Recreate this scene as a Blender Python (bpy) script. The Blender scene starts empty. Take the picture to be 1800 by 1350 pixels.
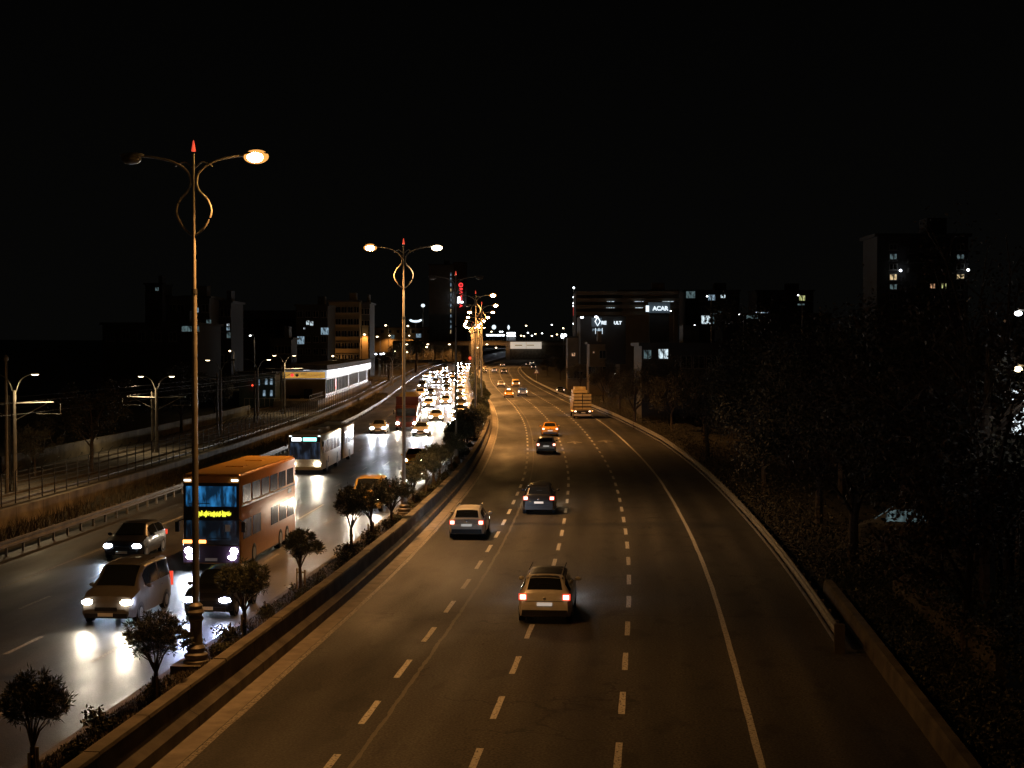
import bpy, math, random
from mathutils import Vector, Matrix
R = random.Random(7)
PI = math.pi
sc = bpy.context.scene

# ------------------------------------------------------------------ camera, sky, exposure
F, CX, CY, HOR, CAMZ = 2700.0, 900.0, 675.0, 610.0, 9.5      # photo measured at 1800 x 1350
PITCH = math.atan((CY - HOR) / F)
cd = bpy.data.cameras.new("camera"); cam = bpy.data.objects.new("camera", cd)
sc.collection.objects.link(cam); sc.camera = cam
cd.lens = 36.0 * F / 1800.0; cd.sensor_width = 36.0; cd.sensor_fit = 'HORIZONTAL'
cd.clip_start = 0.5; cd.clip_end = 9000
cam.location = (0, 0, CAMZ); cam.rotation_euler = (PI / 2 - PITCH, 0, 0)

w = bpy.data.worlds.new("World"); sc.world = w; w.use_nodes = True
wn = w.node_tree
bg = wn.nodes["Background"]
sky = wn.nodes.new("ShaderNodeTexSky"); sky.sky_type = 'NISHITA'; sky.sun_disc = False
sky.sun_elevation = math.radians(-6.5); sky.sun_rotation = math.radians(200)
sky.air_density = 1.0; sky.dust_density = 2.0; sky.ozone_density = 0.3
# city skyglow: the same all round, a little stronger towards the horizon
tcw = wn.nodes.new("ShaderNodeTexCoord"); sxw = wn.nodes.new("ShaderNodeSeparateXYZ"); wn.links.new(tcw.outputs["Generated"], sxw.inputs[0])
rpw = wn.nodes.new("ShaderNodeValToRGB"); wn.links.new(sxw.outputs[2], rpw.inputs[0])
rpw.color_ramp.elements[0].position = 0.0; rpw.color_ramp.elements[0].color = (.019, .019, .017, 1); rpw.color_ramp.elements[1].position = .22; rpw.color_ramp.elements[1].color = (.009, .009, .0085, 1)
adw = wn.nodes.new("ShaderNodeMix"); adw.data_type = 'RGBA'; adw.blend_type = 'ADD'; adw.inputs[0].default_value = 1.0
wn.links.new(sky.outputs[0], adw.inputs[6]); wn.links.new(rpw.outputs[0], adw.inputs[7])
wn.links.new(adw.outputs[2], bg.inputs[0]); bg.inputs[1].default_value = 0.1
moon = bpy.data.lights.new("moon", 'SUN'); moon.energy = 0.004; moon.angle = math.radians(0.5); moon.color = (1, .95, .88)
mo = bpy.data.objects.new("moon", moon); sc.collection.objects.link(mo); mo.rotation_euler = (math.radians(50), 0, math.radians(160))

vs = sc.view_settings; vs.view_transform = 'Standard'; vs.look = 'None'; vs.exposure = 0; vs.gamma = 1
vs.use_curve_mapping = False
sc.render.engine = 'CYCLES'
cy = sc.cycles
cy.use_denoising = True; cy.max_bounces = 4; cy.diffuse_bounces = 2; cy.glossy_bounces = 3
cy.transmission_bounces = 2; cy.transparent_max_bounces = 4; cy.volume_bounces = 0
cy.sample_clamp_indirect = 2.0; cy.sample_clamp_direct = 0.0
cy.caustics_reflective = False; cy.caustics_refractive = False

# ------------------------------------------------------------------ materials
MATS = {}
def mat(name, col, rough=.6, metal=0.0, var=.25, scale=3.0, bump=0.0, bscale=40.0, emit=None, es=0.0, sample=True, coat=0.0, spec=.5):
    if name in MATS: return MATS[name]
    m = bpy.data.materials.new(name); m.use_nodes = True; MATS[name] = m
    nt = m.node_tree; b = nt.nodes["Principled BSDF"]
    b.inputs["Roughness"].default_value = rough; b.inputs["Metallic"].default_value = metal
    b.inputs["Coat Weight"].default_value = coat; b.inputs["Specular IOR Level"].default_value = spec
    tc = nt.nodes.new("ShaderNodeTexCoord")
    if var > 0:
        n = nt.nodes.new("ShaderNodeTexNoise"); n.inputs["Scale"].default_value = scale; n.inputs["Detail"].default_value = 6
        nt.links.new(tc.outputs["Object"], n.inputs["Vector"])
        r = nt.nodes.new("ShaderNodeValToRGB")
        r.color_ramp.elements[0].position = .3; r.color_ramp.elements[1].position = .72
        r.color_ramp.elements[0].color = tuple(c * (1 - var) for c in col) + (1,)
        r.color_ramp.elements[1].color = tuple(min(1, c * (1 + var)) for c in col) + (1,)
        nt.links.new(n.outputs["Fac"], r.inputs["Fac"]); nt.links.new(r.outputs["Color"], b.inputs["Base Color"])
    else:
        b.inputs["Base Color"].default_value = (*col, 1)
    if bump > 0:
        n2 = nt.nodes.new("ShaderNodeTexNoise"); n2.inputs["Scale"].default_value = bscale; n2.inputs["Detail"].default_value = 4
        nt.links.new(tc.outputs["Object"], n2.inputs["Vector"])
        bm = nt.nodes.new("ShaderNodeBump"); bm.inputs["Strength"].default_value = bump; bm.inputs["Distance"].default_value = .03
        nt.links.new(n2.outputs["Fac"], bm.inputs["Height"]); nt.links.new(bm.outputs["Normal"], b.inputs["Normal"])
    if emit:
        b.inputs["Emission Color"].default_value = (*emit, 1); b.inputs["Emission Strength"].default_value = es
        if not sample: m.cycles.emission_sampling = 'NONE'
    return m

def asphalt(name, wet, seam, tone=1.0):
    """asphalt in road space: UV x = metres across from the first lane line, UV y = metres along"""
    m = bpy.data.materials.new(name); m.use_nodes = True; MATS[name] = m
    nt = m.node_tree; N = nt.nodes.new; L = nt.links.new; b = nt.nodes["Principled BSDF"]
    uv = N("ShaderNodeUVMap"); uv.uv_map = "road"
    sep = N("ShaderNodeSeparateXYZ"); L(uv.outputs[0], sep.inputs[0])
    def noise(scale, detail=5, sx=1, sy=1):
        mp = N("ShaderNodeMapping"); mp.inputs["Scale"].default_value = (sx, sy, 1); L(uv.outputs[0], mp.inputs["Vector"])
        n = N("ShaderNodeTexNoise"); n.inputs["Scale"].default_value = scale; n.inputs["Detail"].default_value = detail
        L(mp.outputs[0], n.inputs["Vector"]); return n.outputs["Fac"]
    def math_(op, a, bb, cc=None):
        x = N("ShaderNodeMath"); x.operation = op
        for i, v in enumerate((a, bb, cc)):
            if v is None: continue
            if isinstance(v, (int, float)): x.inputs[i].default_value = v
            else: L(v, x.inputs[i])
        return x.outputs[0]
    def ramp(fac, p0, c0, p1, c1):
        r = N("ShaderNodeValToRGB"); e = r.color_ramp.elements
        e[0].position = p0; e[0].color = (*c0, 1); e[1].position = p1; e[1].color = (*c1, 1); L(fac, r.inputs[0]); return r.outputs[0]
    def mix(fac, a, c, mode='MIX'):
        x = N("ShaderNodeMix"); x.data_type = 'RGBA'; x.blend_type = mode
        if isinstance(fac, (int, float)): x.inputs[0].default_value = fac
        else: L(fac, x.inputs[0])
        L(a, x.inputs[6])
        if isinstance(c, tuple): x.inputs[7].default_value = (*c, 1)
        else: L(c, x.inputs[7])
        return x.outputs[2]
    grain = noise(15, 4); streak = noise(1.0, 5, .9, .03); patch = noise(.12, 4, 1, .4)
    base = ramp(grain, .36, (.030, .029, .027), .66, (.120, .115, .105))
    base = mix(.5, base, ramp(streak, .32, (.40, .40, .41), .68, (1.35, 1.32, 1.25)), 'MULTIPLY')
    mott = noise(5.0, 4); base = mix(.35, base, ramp(mott, .3, (.6, .6, .6), .7, (1.3, 1.3, 1.28)), 'MULTIPLY')
    oil = noise(1.6, 6, .6, .3); base = mix(.5, base, ramp(oil, .36, (.35, .35, .36), .42, (1, 1, 1)), 'MULTIPLY')
    base = mix(.25, base, ramp(patch, .35, (.6, .6, .6), .65, (1.2, 1.2, 1.2)), 'MULTIPLY')
    # darker polished wheel tracks, two to a lane
    tr = math_('COSINE', math_('MULTIPLY', sep.outputs[0], 2 * PI / 1.63), 0)
    base = mix(.6, base, ramp(math_('MULTIPLY_ADD', tr, .5, .5), .0, (.66, .66, .67), 1, (1.2, 1.19, 1.16)), 'MULTIPLY')
    vo = N("ShaderNodeTexVoronoi"); vo.feature = 'DISTANCE_TO_EDGE'; vo.inputs["Scale"].default_value = .16
    wv = N("ShaderNodeVectorMath"); wv.operation = 'ADD'; L(uv.outputs[0], wv.inputs[0])
    cn = N("ShaderNodeTexNoise"); cn.inputs["Scale"].default_value = .9; cn.inputs["Detail"].default_value = 8; L(uv.outputs[0], cn.inputs["Vector"])
    sv_ = N("ShaderNodeVectorMath"); sv_.operation = 'SCALE'; sv_.inputs["Scale"].default_value = 2.2; L(cn.outputs["Color"], sv_.inputs[0]); L(sv_.outputs[0], wv.inputs[1]); L(wv.outputs[0], vo.inputs["Vector"])
    crack = math_('MULTIPLY', math_('LESS_THAN', vo.outputs["Distance"], .006), math_('GREATER_THAN', noise(.07, 3), .52))
    base = mix(math_('MULTIPLY', crack, .75), base, (.012, .012, .012))
    if seam:
        wob = math_('MULTIPLY', math_('SUBTRACT', noise(.5, 8, .2, 1), .5), .16)
        d = math_('SUBTRACT', math_('ADD', sep.outputs[0], wob), .52)
        left = math_('LESS_THAN', d, 0.0)
        old = mix(left, base, mix(1.0, base, (.62, .64, .68), 'MULTIPLY'))
        near = math_('LESS_THAN', math_('ABSOLUTE', d, 0), math_('MULTIPLY', noise(2.2, 4, .2, 1), .11))
        base = mix(math_('MULTIPLY', near, .45), old, (.26, .24, .20))
        # transverse joints
        jy = math_('ABSOLUTE', math_('SUBTRACT', math_('FRACT', math_('DIVIDE', sep.outputs[1], 36.5), 0), .5), 0)
        jt = math_('LESS_THAN', jy, .0012)
        base = mix(math_('MULTIPLY', jt, .7), base, (.015, .015, .015))
    if tone != 1: base = mix(1.0, base, (tone, tone, tone), "MULTIPLY")
    L(base, b.inputs["Base Color"]); b.inputs["Specular IOR Level"].default_value = .35 if seam else .5
    ro = N("ShaderNodeMapRange"); ro.inputs[1].default_value = .3; ro.inputs[2].default_value = .7
    ro.inputs[3].default_value, ro.inputs[4].default_value = wet
    L(noise(.35, 5, 1.2, .25), ro.inputs[0]); L(ro.outputs[0], b.inputs["Roughness"])
    bm = N("ShaderNodeBump"); bm.inputs["Strength"].default_value = .55; bm.inputs["Distance"].default_value = .012
    L(math_("ADD", noise(30, 3), math_("MULTIPLY", noise(9, 3), .8)), bm.inputs["Height"]); L(bm.outputs[0], b.inputs["Normal"])
    return m

asphalt("asphalt_away", (.5, .75), True)
asphalt("asphalt_towards", (.30, .56), False, .6)
mat("soil", (.045, .034, .022), .95, var=.5, scale=2.5, bump=.8, bscale=9)
mat("verge", (.03, .026, .017), .95, var=.5, scale=.8, bump=.8, bscale=5)
mat("ground", (.035, .03, .022), .95, var=.4, scale=.3)
mat("concrete", (.26, .23, .19), .85, var=.3, scale=1.6, bump=.4, bscale=14)
mat("concrete_stained", (.11, .09, .06), .9, var=.55, scale=.9, bump=.4, bscale=12)
mat("concrete_mid", (.16, .14, .11), .85, var=.4, scale=1.3, bump=.4, bscale=14)
mat("concrete_dark", (.12, .105, .085), .9, var=.4, scale=1.2, bump=.4, bscale=12)
def road_paint(name, col, lo, hi):
    m = mat(name, col, .65, var=.3, scale=14); r = [n for n in m.node_tree.nodes if n.type == 'VALTORGB'][0].color_ramp
    r.elements[0].position = lo; r.elements[1].position = hi; r.elements[0].color = (.08, .075, .068, 1); r.elements[1].color = (*col, 1)
road_paint("paint_white", (.60, .58, .52), .36, .46); road_paint("paint_worn", (.34, .31, .26), .40, .56)
mat("galvanised", (.33, .32, .29), .5, .6, var=.25, scale=2)
mat("pole_metal", (.30, .28, .24), .4, .2, var=.25, scale=2)
mat("pole_painted", (.22, .2, .17), .5, .3, var=.2)
mat("dark_metal", (.02, .02, .02), .8, 0, var=.2)
mat("rail_dirty", (.11, .095, .075), .6, .4, var=.35, scale=1.5)
mat("rust_rail", (.10, .08, .06), .6, .3, var=.3)
mat("ballast", (.10, .085, .065), .95, var=.5, scale=6, bump=1, bscale=12)
mat("leaf_oleander", (.055, .062, .035), .55, var=.5, scale=9)
mat("leaf_bush", (.045, .05, .026), .6, var=.5, scale=7)
mat("leaf_tree", (.055, .047, .027), .65, var=.6, scale=2.5)
mat("leaf_rust", (.06, .042, .026), .7, var=.5, scale=2.5)
mat("grass_dry", (.05, .042, .025), .8, var=.5, scale=3)
mat("bark", (.075, .055, .04), .9, var=.4, scale=8)
mat("glass_dark", (.012, .014, .016), .08, var=0, spec=.6)
mat("rubber", (.012, .012, .012), .8, var=.3)
mat("plastic_black", (.015, .015, .016), .4, var=.2)
mat("rim_alloy", (.35, .35, .34), .35, .9, var=.1)
mat("plate_white", (.75, .74, .70), .4, var=.08)
mat("chrome", (.6, .58, .55), .2, 1, var=.05)
def paint(name, col, rough=.33): return mat("paint_" + name, col, rough, .15, var=.08, scale=6, coat=.5)
paint("silver", (.46, .45, .43)); paint("champagne", (.64, .60, .53)); paint("black", (.012, .012, .014))
paint("charcoal", (.04, .042, .045)); paint("car_white", (.62, .60, .56)); paint("taxi", (.78, .36, .02))
paint("navy", (.02, .035, .07)); paint("grey", (.16, .16, .16)); paint("maroon", (.12, .02, .015)); paint("cream", (.66, .55, .36))
paint("bus_orange", (.62, .25, .045)); paint("bus_roof", (.80, .43, .07)); paint("bus_plum", (.035, .018, .03)); paint("bus_cream", (.80, .71, .56)); paint("truck_red", (.10, .028, .02))  # bus_roof: lamp light from above put into a brighter, more golden orange
paint("van_grey", (.13, .12, .11)); paint("van_yellow", (.70, .45, .12)); paint("beige_panel", (.50, .42, .30))
# things that give off light, and surfaces given a glow of their own
mat("sodium_lens", (1, .7, .3), .4, var=0, emit=(1, .52, .15), es=500)
mat("sodium_glow", (1, .5, .15), .4, var=0, emit=(1, .43, .10), es=1.15)  # orange glare around a lit lamp, given as a weakly glowing shell
mat("sodium_dim", (1, .8, .5), .4, var=0, emit=(1, .74, .45), es=12)
mat("sodium_far", (1, .7, .3), .4, var=0, emit=(1, .52, .14), es=600)
mat("lens_off", (.12, .11, .10), .3, var=0)
mat("head_white", (1, 1, 1), .3, var=0, emit=(.74, .85, 1), es=110)
mat("head_far", (1, 1, 1), .3, var=0, emit=(.84, .90, 1), es=600)
mat("head_far_warm", (1, 1, 1), .3, var=0, emit=(1, .86, .66), es=600)
mat("head_warm", (1, 1, 1), .3, var=0, emit=(1, .86, .66), es=110)
mat("head_blue", (1, 1, 1), .3, var=0, emit=(.68, .74, 1), es=110)
mat("tail_bright", (.5, .05, .03), .3, var=0, emit=(1, .70, .48), es=4.5, sample=False)
mat("tail_red", (.4, .02, .015), .3, var=0, emit=(1, .07, .03), es=1.0, sample=False)
mat("amber", (.9, .35, .05), .3, var=0, emit=(1, .34, .07), es=6, sample=False)
mat("plate_lit", (.9, .9, .85), .4, var=0, emit=(1, .95, .85), es=.3, sample=False)
mat("led_yellow", (.9, .9, .1), .4, var=0, emit=(.95, .95, .06), es=1.6, sample=False)
mat("display_white", (1, 1, 1), .4, var=0, emit=(.85, .97, 1), es=3.2, sample=False)
mat("display_teal", (.3, .9, .8), .4, var=0, emit=(.30, 1, .86), es=3.0, sample=False)
mat("city_white", (1, 1, 1), .4, var=0, emit=(.86, .93, 1), es=7, sample=False)
mat("city_warm", (1, .85, .6), .4, var=0, emit=(1, .78, .45), es=8, sample=False)
mat("beacon_red", (1, .1, .05), .4, var=0, emit=(1, .07, .03), es=2.2, sample=False)
mat("finial_red", (.8, .1, .05), .4, var=0, emit=(1, .10, .05), es=.75, sample=False)
mat("sign_red", (.9, .05, .05), .4, var=0, emit=(1, .05, .05), es=1.5, sample=False)
mat("sign_white", (1, 1, 1), .4, var=0, emit=(.80, .92, 1), es=1.3, sample=False)
mat("sign_panel_blue", (.10, .13, .16), .5, var=.1, emit=(.35, .5, .62), es=.045, sample=False)
mat("sign_yellow", (.8, .5, .1), .5, var=.15, emit=(1, .52, .10), es=.5, sample=False)
mat("billboard", (.75, .68, .58), .6, var=.05, emit=(1, .86, .70), es=.48, sample=False)  # floodlight falling on the board put in as its own glow
mat("billboard_print", (.3, .24, .15), .6, var=.1, emit=(.6, .45, .25), es=.3, sample=False)
mat("lettering_dark", (.03, .03, .03), .6, var=0)
mat("tube_light", (1, 1, 1), .4, var=0, emit=(.86, .90, 1), es=.75)
mat("shelter_glass", (.05, .08, .085), .8, var=.3, scale=.4, spec=.05)
mat("shelter_tile", (.62, .62, .62), .5, var=.15)
def window_mat(name, col, s, lo=.38, hi=.6):
    """a lit room seen through a window: uneven light behind curtains"""
    m = mat(name, (.05, .05, .05), .2, var=0, emit=col, es=s, sample=False)
    nt = m.node_tree; b = nt.nodes["Principled BSDF"]; tc = nt.nodes.new("ShaderNodeTexCoord")
    n = nt.nodes.new("ShaderNodeTexNoise"); n.inputs["Scale"].default_value = 2.1; n.inputs["Detail"].default_value = 3
    mp = nt.nodes.new("ShaderNodeMapping"); mp.inputs["Scale"].default_value = (1.6, 1, .5)
    nt.links.new(tc.outputs["Object"], mp.inputs[0]); nt.links.new(mp.outputs[0], n.inputs["Vector"])
    r = nt.nodes.new("ShaderNodeValToRGB"); r.color_ramp.elements[0].position = lo; r.color_ramp.elements[1].position = hi
    r.color_ramp.elements[0].color = tuple(c * .08 for c in col) + (1,); r.color_ramp.elements[1].color = (*col, 1)
    nt.links.new(n.outputs["Fac"], r.inputs[0]); nt.links.new(r.outputs[0], b.inputs["Emission Color"])
    return m
window_mat("window_cold", (.55, .80, 1), .45); window_mat("window_warm", (1, .75, .40), .9); window_mat("window_dim", (.40, .62, .66), .22)
window_mat("window_bright", (.75, .92, 1), 1.1); window_mat("window_orange", (1, .55, .30), .7); window_mat("window_lime", (.80, .85, .35), .7)
window_mat("bus_upper_glass", (.03, .25, .62), .75, .47, .68); window_mat("bus_lower_glass", (.02, .08, .16), .35, .5, .7)
window_mat("bus_side_glass", (.06, .12, .22), .10); window_mat("bus_front_glass", (.12, .2, .36), .2, .48, .7)
mat("facade_grey", (.06, .06, .058), .9, var=.15, scale=.4); mat("facade_pale", (.20, .19, .18), .9, var=.15, scale=.4)
mat("hotel_grey", (.12, .125, .12), .9, var=.15, scale=.4); mat("facade_brown", (.16, .13, .10), .9, var=.2, scale=.4); mat("facade_dark", (.045, .045, .045), .9, var=.2, scale=.4)
mat("facade_ochre", (.20, .15, .08), .9, var=.2, scale=.4); mat("roof_tile", (.12, .06, .04), .9, var=.3)
mat("window_black", (.012, .013, .014), .2, var=0)
mat("teal_wall", (.10, .16, .16), .6, var=.2)
mat("tarp", (.44, .34, .16), .7, var=.25, scale=1.2, bump=.5, bscale=3)
mat("timber", (.34, .24, .12), .8, var=.3, scale=3)

# ------------------------------------------------------------------ mesh helper
class MB:
    def __init__(s): s.v, s.f, s.uv = [], [], None
    def quad(s, a, b, c, d):
        i = len(s.v); s.v += [tuple(a), tuple(b), tuple(c), tuple(d)]; s.f.append((i, i + 1, i + 2, i + 3)); return s
    def box(s, cx, cy, cz, dx, dy, dz, rz=0.0, taper=1.0):
        i = len(s.v); c, sn = math.cos(rz), math.sin(rz)
        for z, k in ((-.5, 1), (.5, taper)):
            for x, y in ((-.5, -.5), (.5, -.5), (.5, .5), (-.5, .5)):
                px, py = x * dx * k, y * dy * k
                s.v.append((cx + px * c - py * sn, cy + px * sn + py * c, cz + z * dz))
        s.f += [(i, i + 3, i + 2, i + 1), (i + 4, i + 5, i + 6, i + 7)] + [(i + k, i + (k + 1) % 4, i + 4 + (k + 1) % 4, i + 4 + k) for k in range(4)]
        return s
    def tube(s, pts, rad, n=8, cap=True):
        pts = [Vector(p) for p in pts]; rings = []
        for k, p in enumerate(pts):
            t = (pts[min(k + 1, len(pts) - 1)] - pts[max(k - 1, 0)]).normalized()
            a = Vector((0, 0, 1)) if abs(t.z) < .9 else Vector((1, 0, 0))
            u = t.cross(a).normalized(); v = t.cross(u)
            r = rad[k] if isinstance(rad, (list, tuple)) else rad
            i = len(s.v); rings.append(i)
            for j in range(n):
                q = p + (u * math.cos(2 * PI * j / n) + v * math.sin(2 * PI * j / n)) * r; s.v.append(tuple(q))
        for k in range(len(rings) - 1):
            for j in range(n):
                s.f.append((rings[k] + j, rings[k] + (j + 1) % n, rings[k + 1] + (j + 1) % n, rings[k + 1] + j))
        if cap: s.f.append(tuple(rings[0] + j for j in range(n))[::-1]); s.f.append(tuple(rings[-1] + j for j in range(n)))
        return s
    def lathe(s, prof, n=14, c=(0, 0, 0)):
        i = len(s.v)
        for r, z in prof:
            for j in range(n): s.v.append((c[0] + r * math.cos(2 * PI * j / n), c[1] + r * math.sin(2 * PI * j / n), c[2] + z))
        for k in range(len(prof) - 1):
            for j in range(n):
                s.f.append((i + k * n + j, i + k * n + (j + 1) % n, i + (k + 1) * n + (j + 1) % n, i + (k + 1) * n + j))
        s.f.append(tuple(i + j for j in range(n))[::-1]); s.f.append(tuple(i + (len(prof) - 1) * n + j for j in range(n)))
        return s
    def ell(s, c, r, n=10, m=6):
        i = len(s.v)
        for a in range(m + 1):
            th = PI * a / m
            for j in range(n):
                ph = 2 * PI * j / n
                s.v.append((c[0] + r[0] * math.sin(th) * math.cos(ph), c[1] + r[1] * math.sin(th) * math.sin(ph), c[2] + r[2] * math.cos(th)))
        for a in range(m):
            for j in range(n):
                s.f.append((i + a * n + j, i + (a + 1) * n + j, i + (a + 1) * n + (j + 1) % n, i + a * n + (j + 1) % n))
        return s
    def grid(s, rows, flip=False):
        i = len(s.v); n = len(rows[0])
        for r in rows: s.v += [tuple(p) for p in r]
        for a in range(len(rows) - 1):
            for b in range(n - 1):
                q = (i + a * n + b, i + a * n + b + 1, i + (a + 1) * n + b + 1, i + (a + 1) * n + b)
                s.f.append(q[::-1] if flip else q)
        return s
    def mesh(s, name, m, smooth=False, uv=None):
        me = bpy.data.meshes.new(name); me.from_pydata(s.v, [], s.f)
        if m: me.materials.append(MATS[m])
        if smooth:
            me.polygons.foreach_set("use_smooth", [True] * len(me.polygons))
            me.set_sharp_from_angle(angle=math.radians(38))
        if uv:
            l = me.uv_layers.new(name="road"); buf = []
            for lp in me.loops: buf += uv[lp.vertex_index]
            l.data.foreach_set("uv", buf)
        me.update(); return me

COL = sc.collection
def ob(name, me, parent=None, loc=(0, 0, 0), rot=(0, 0, 0), m=None, scale=None):
    o = bpy.data.objects.new(name, me); COL.objects.link(o)
    o.location = loc; o.rotation_euler = rot
    if scale: o.scale = scale if isinstance(scale, tuple) else (scale,) * 3
    if parent: o.parent = parent
    if m and me and me.materials: o.material_slots[0].link = 'OBJECT'; o.material_slots[0].material = MATS[m]
    return o
def tag(o, label=None, cat=None, group=None, kind=None):
    if label: o["label"] = label
    if cat: o["category"] = cat
    if group: o["group"] = group
    if kind: o["kind"] = kind
    return o
def thing(name, label, cat, loc=(0, 0, 0), rz=0.0, group=None):
    return tag(ob(name, None, None, loc, (0, 0, rz)), label, cat, group)
def struct(name, me): return tag(ob(name, me), kind="structure")
def smooth_path(p, n=5):
    out = []; p = [Vector(q) for q in p]
    for i in range(len(p) - 1):
        a, b, c, d = p[max(i - 1, 0)], p[i], p[i + 1], p[min(i + 2, len(p) - 1)]
        for k in range(n):
            t = k / n
            out.append(.5 * ((2 * b) + (c - a) * t + (2 * a - 5 * b + 4 * c - d) * t * t + (3 * b - a - 3 * c + d) * t ** 3))
    return out + [p[-1]]
def ordinal(n):
    return ["first", "second", "third", "fourth", "fifth", "sixth", "seventh", "eighth", "ninth", "tenth", "eleventh", "twelfth"][n - 1] if n <= 12 else \
        f"{n}{'th' if 10 <= n % 100 <= 20 else {1: 'st', 2: 'nd', 3: 'rd'}.get(n % 10, 'th')}"
def lamp_light(parent, loc, energy, col, size=2.3, rot=(0, 0, 0), radius=.15, blend=.85):
    l = bpy.data.lights.new("lamp_light", 'SPOT'); l.energy = energy; l.color = col; l.spot_size = size; l.spot_blend = blend; l.shadow_soft_size = radius
    o = bpy.data.objects.new("lamp_light", l); COL.objects.link(o); o.location = loc; o.rotation_euler = rot; o.parent = parent; return o

# ------------------------------------------------------------------ the road's line: x of the first lane line at each distance
KN = [(-80, -14.5), (0, -7.35), (34, -4.2), (47, -3.06), (58, -2.06), (74, -.93), (90, -.07), (101, .45), (114, .97), (135, 1.4), (163, 1.63), (187, 1.6),
      (208, 1.31), (249, .28), (309, -1.95), (395, -5.1), (450, -6.5), (520, -7.7), (560, -7.6), (610, -6.0), (660, -3), (720, 2.5), (800, 11), (1000, 34), (3500, 330)]
def _lin(y):
    for (a, b), (c, d) in zip(KN, KN[1:]):
        if y <= c: return b + (d - b) * (y - a) / (c - a)
    return KN[-1][1]
_tab = {}
def X0(y):
    k = round(y * 2) / 2
    def S(q):
        if q not in _tab:
            h = 14.0; _tab[q] = sum(_lin(q + j * h / 4) * wt for j, wt in zip(range(-4, 5), (1, 3, 6, 9, 10, 9, 6, 3, 1))) / 48.0
        return _tab[q]
    k0 = math.floor(y * 2) / 2; t = (y - k0) * 2
    return S(k0) * (1 - t) + S(k0 + .5) * t
def g(y):
    if y < 300: return 0.0
    if y < 800: return 3.8 * ((y - 300) / 400) ** 2
    return 5.94 + 3 * (1 - math.exp(-(y - 800) / 130 ))
def slope(y): return (X0(y + 3) - X0(y - 3)) / 6
def P(y, off, z=0.0):
    s = slope(y); l = math.hypot(1, s); x, yy = X0(y) + off / l, y - off * s / l
    return Vector((x, yy, g(yy) + z))
def head(y): return -math.atan(slope(y))
def ray(px, py):
    a, b = (px - CX) / F, (CY - py) / F
    return Vector((a, math.cos(PITCH) + b * math.sin(PITCH), -math.sin(PITCH) + b * math.cos(PITCH)))
def at(px, py, z=0.0):
    """the point of the ground (or z metres above it) that the photo shows at a pixel"""
    d = ray(px, py); y = 100.0
    for _ in range(60):
        t = (g(y) + z - CAMZ) / d.z if d.z < -1e-5 else 900
        y = .5 * y + .5 * min(t * d.y, 1500)
    t = y / d.y
    return Vector((d.x * t, y, g(y) + z))
def atY(px, py, y):
    d = ray(px, py); t = y / d.y
    return Vector((d.x * t, y, CAMZ + d.z * t))
YS = [-60 + i * 3 for i in range(20)] + [i * 2.0 for i in range(0, 100)] + [200 + i * 5 for i in range(0, 80)] + [600 + i * 10 for i in range(0, 41)]
_arc = {}
def arc(y):
    return y * 1.0
def ribbon(name, prof, m, ys=None, smooth=False, closed=False):
    """a long strip with the cross profile [(offset, height)], following the road"""
    mb = MB(); rows = []; uv = []
    for y in (ys or YS):
        pr = prof(y) if callable(prof) else prof
        rows.append([P(y, o, z) for o, z in pr]); uv += [(o, arc(y)) for o, z in pr]
    mb.grid(rows, flip=True)
    if closed:
        n = len(rows[0]); mb.f.append(tuple(range(n))); mb.f.append(tuple(range(len(mb.v) - n, len(mb.v)))[::-1])
    return mb.mesh(name, m, smooth, uv)
def span(a, b, st): return [a + (b - a) * i / max(1, round((b - a) / st)) for i in range(max(1, round((b - a) / st)) + 1)]

# ------------------------------------------------------------------ ground and roads
def ground():
    offs = [(-1600, 12), (-700, 8), (-250, 5), (-120, 3), (-70, 1.6), (-45, 1.15), (-36, 1.15), (-25.3, 1.15), (-25.05, -.06), (-22, -.06), (-12, -.06), (-4, -.06), (6, -.06), (14.4, -.06),
            (17, -.25), (22, -.2), (35, .6), (60, 2), (110, 3.5), (240, 6), (700, 9), (1600, 14)]
    ys = YS + [1050, 1150, 1300, 1600, 2000, 2600, 3400]
    mb = MB(); rows = []
    for y in ys:
        s = slope(min(y, 900)) if y < 1000 else slope(900)
        rows.append([Vector((X0(min(y, 3400)) + o, y, g(y) + z)) for o, z in offs])
    mb.grid(rows, flip=True); return mb.mesh("ground", "ground")
struct("ground", ground())
road_a = struct("road_away", ribbon("road_away", [(-4.25, 0), (0, 0), (5, 0), (10, 0), (14.25, 0)], "asphalt_away"))
road_t = struct("road_towards", ribbon("road_towards", [(-24.9, 0), (-18, 0), (-12, 0), (-6.5, 0)], "asphalt_towards"))
struct("median_soil", ribbon("median_soil", [(-6.3, .22), (-5.9, .38), (-5.3, .5), (-4.75, .66), (-4.5, .68)], "soil"))
struct("verge", ribbon("verge", lambda y: [(13.45 - 2.4 * min(1, max(0, (y - 150) / 120)), .0), (13.6 - 2.4 * min(1, max(0, (y - 150) / 120)), .07), (15, .05), (20, .1)], "verge", [y for y in YS if y > 52]))
struct("verge.001", ribbon("verge_left", [(-25.0, .25), (-23.6, .10), (-22.0, .012)], "verge"))
struct("gutter", ribbon("gutter", [(-4.2, .006), (-3.42, .006)], "concrete"))
struct("tram_bed", ribbon("tram_bed", lambda y: [(-36.5 if y > 195 else -33.6, 1.16), (-25.7, 1.2)], "ballast", [y for y in YS if y < 640]))
kerb = tag(ob("kerb", ribbon("kerb", [(-6.55, 0), (-6.55, .22), (-6.3, .24), (-6.3, .1)], "concrete_dark")), kind="structure")
wall = tag(ob("median_wall", None), "long concrete retaining wall holding the planted median above the carriageway", "wall")
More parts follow.
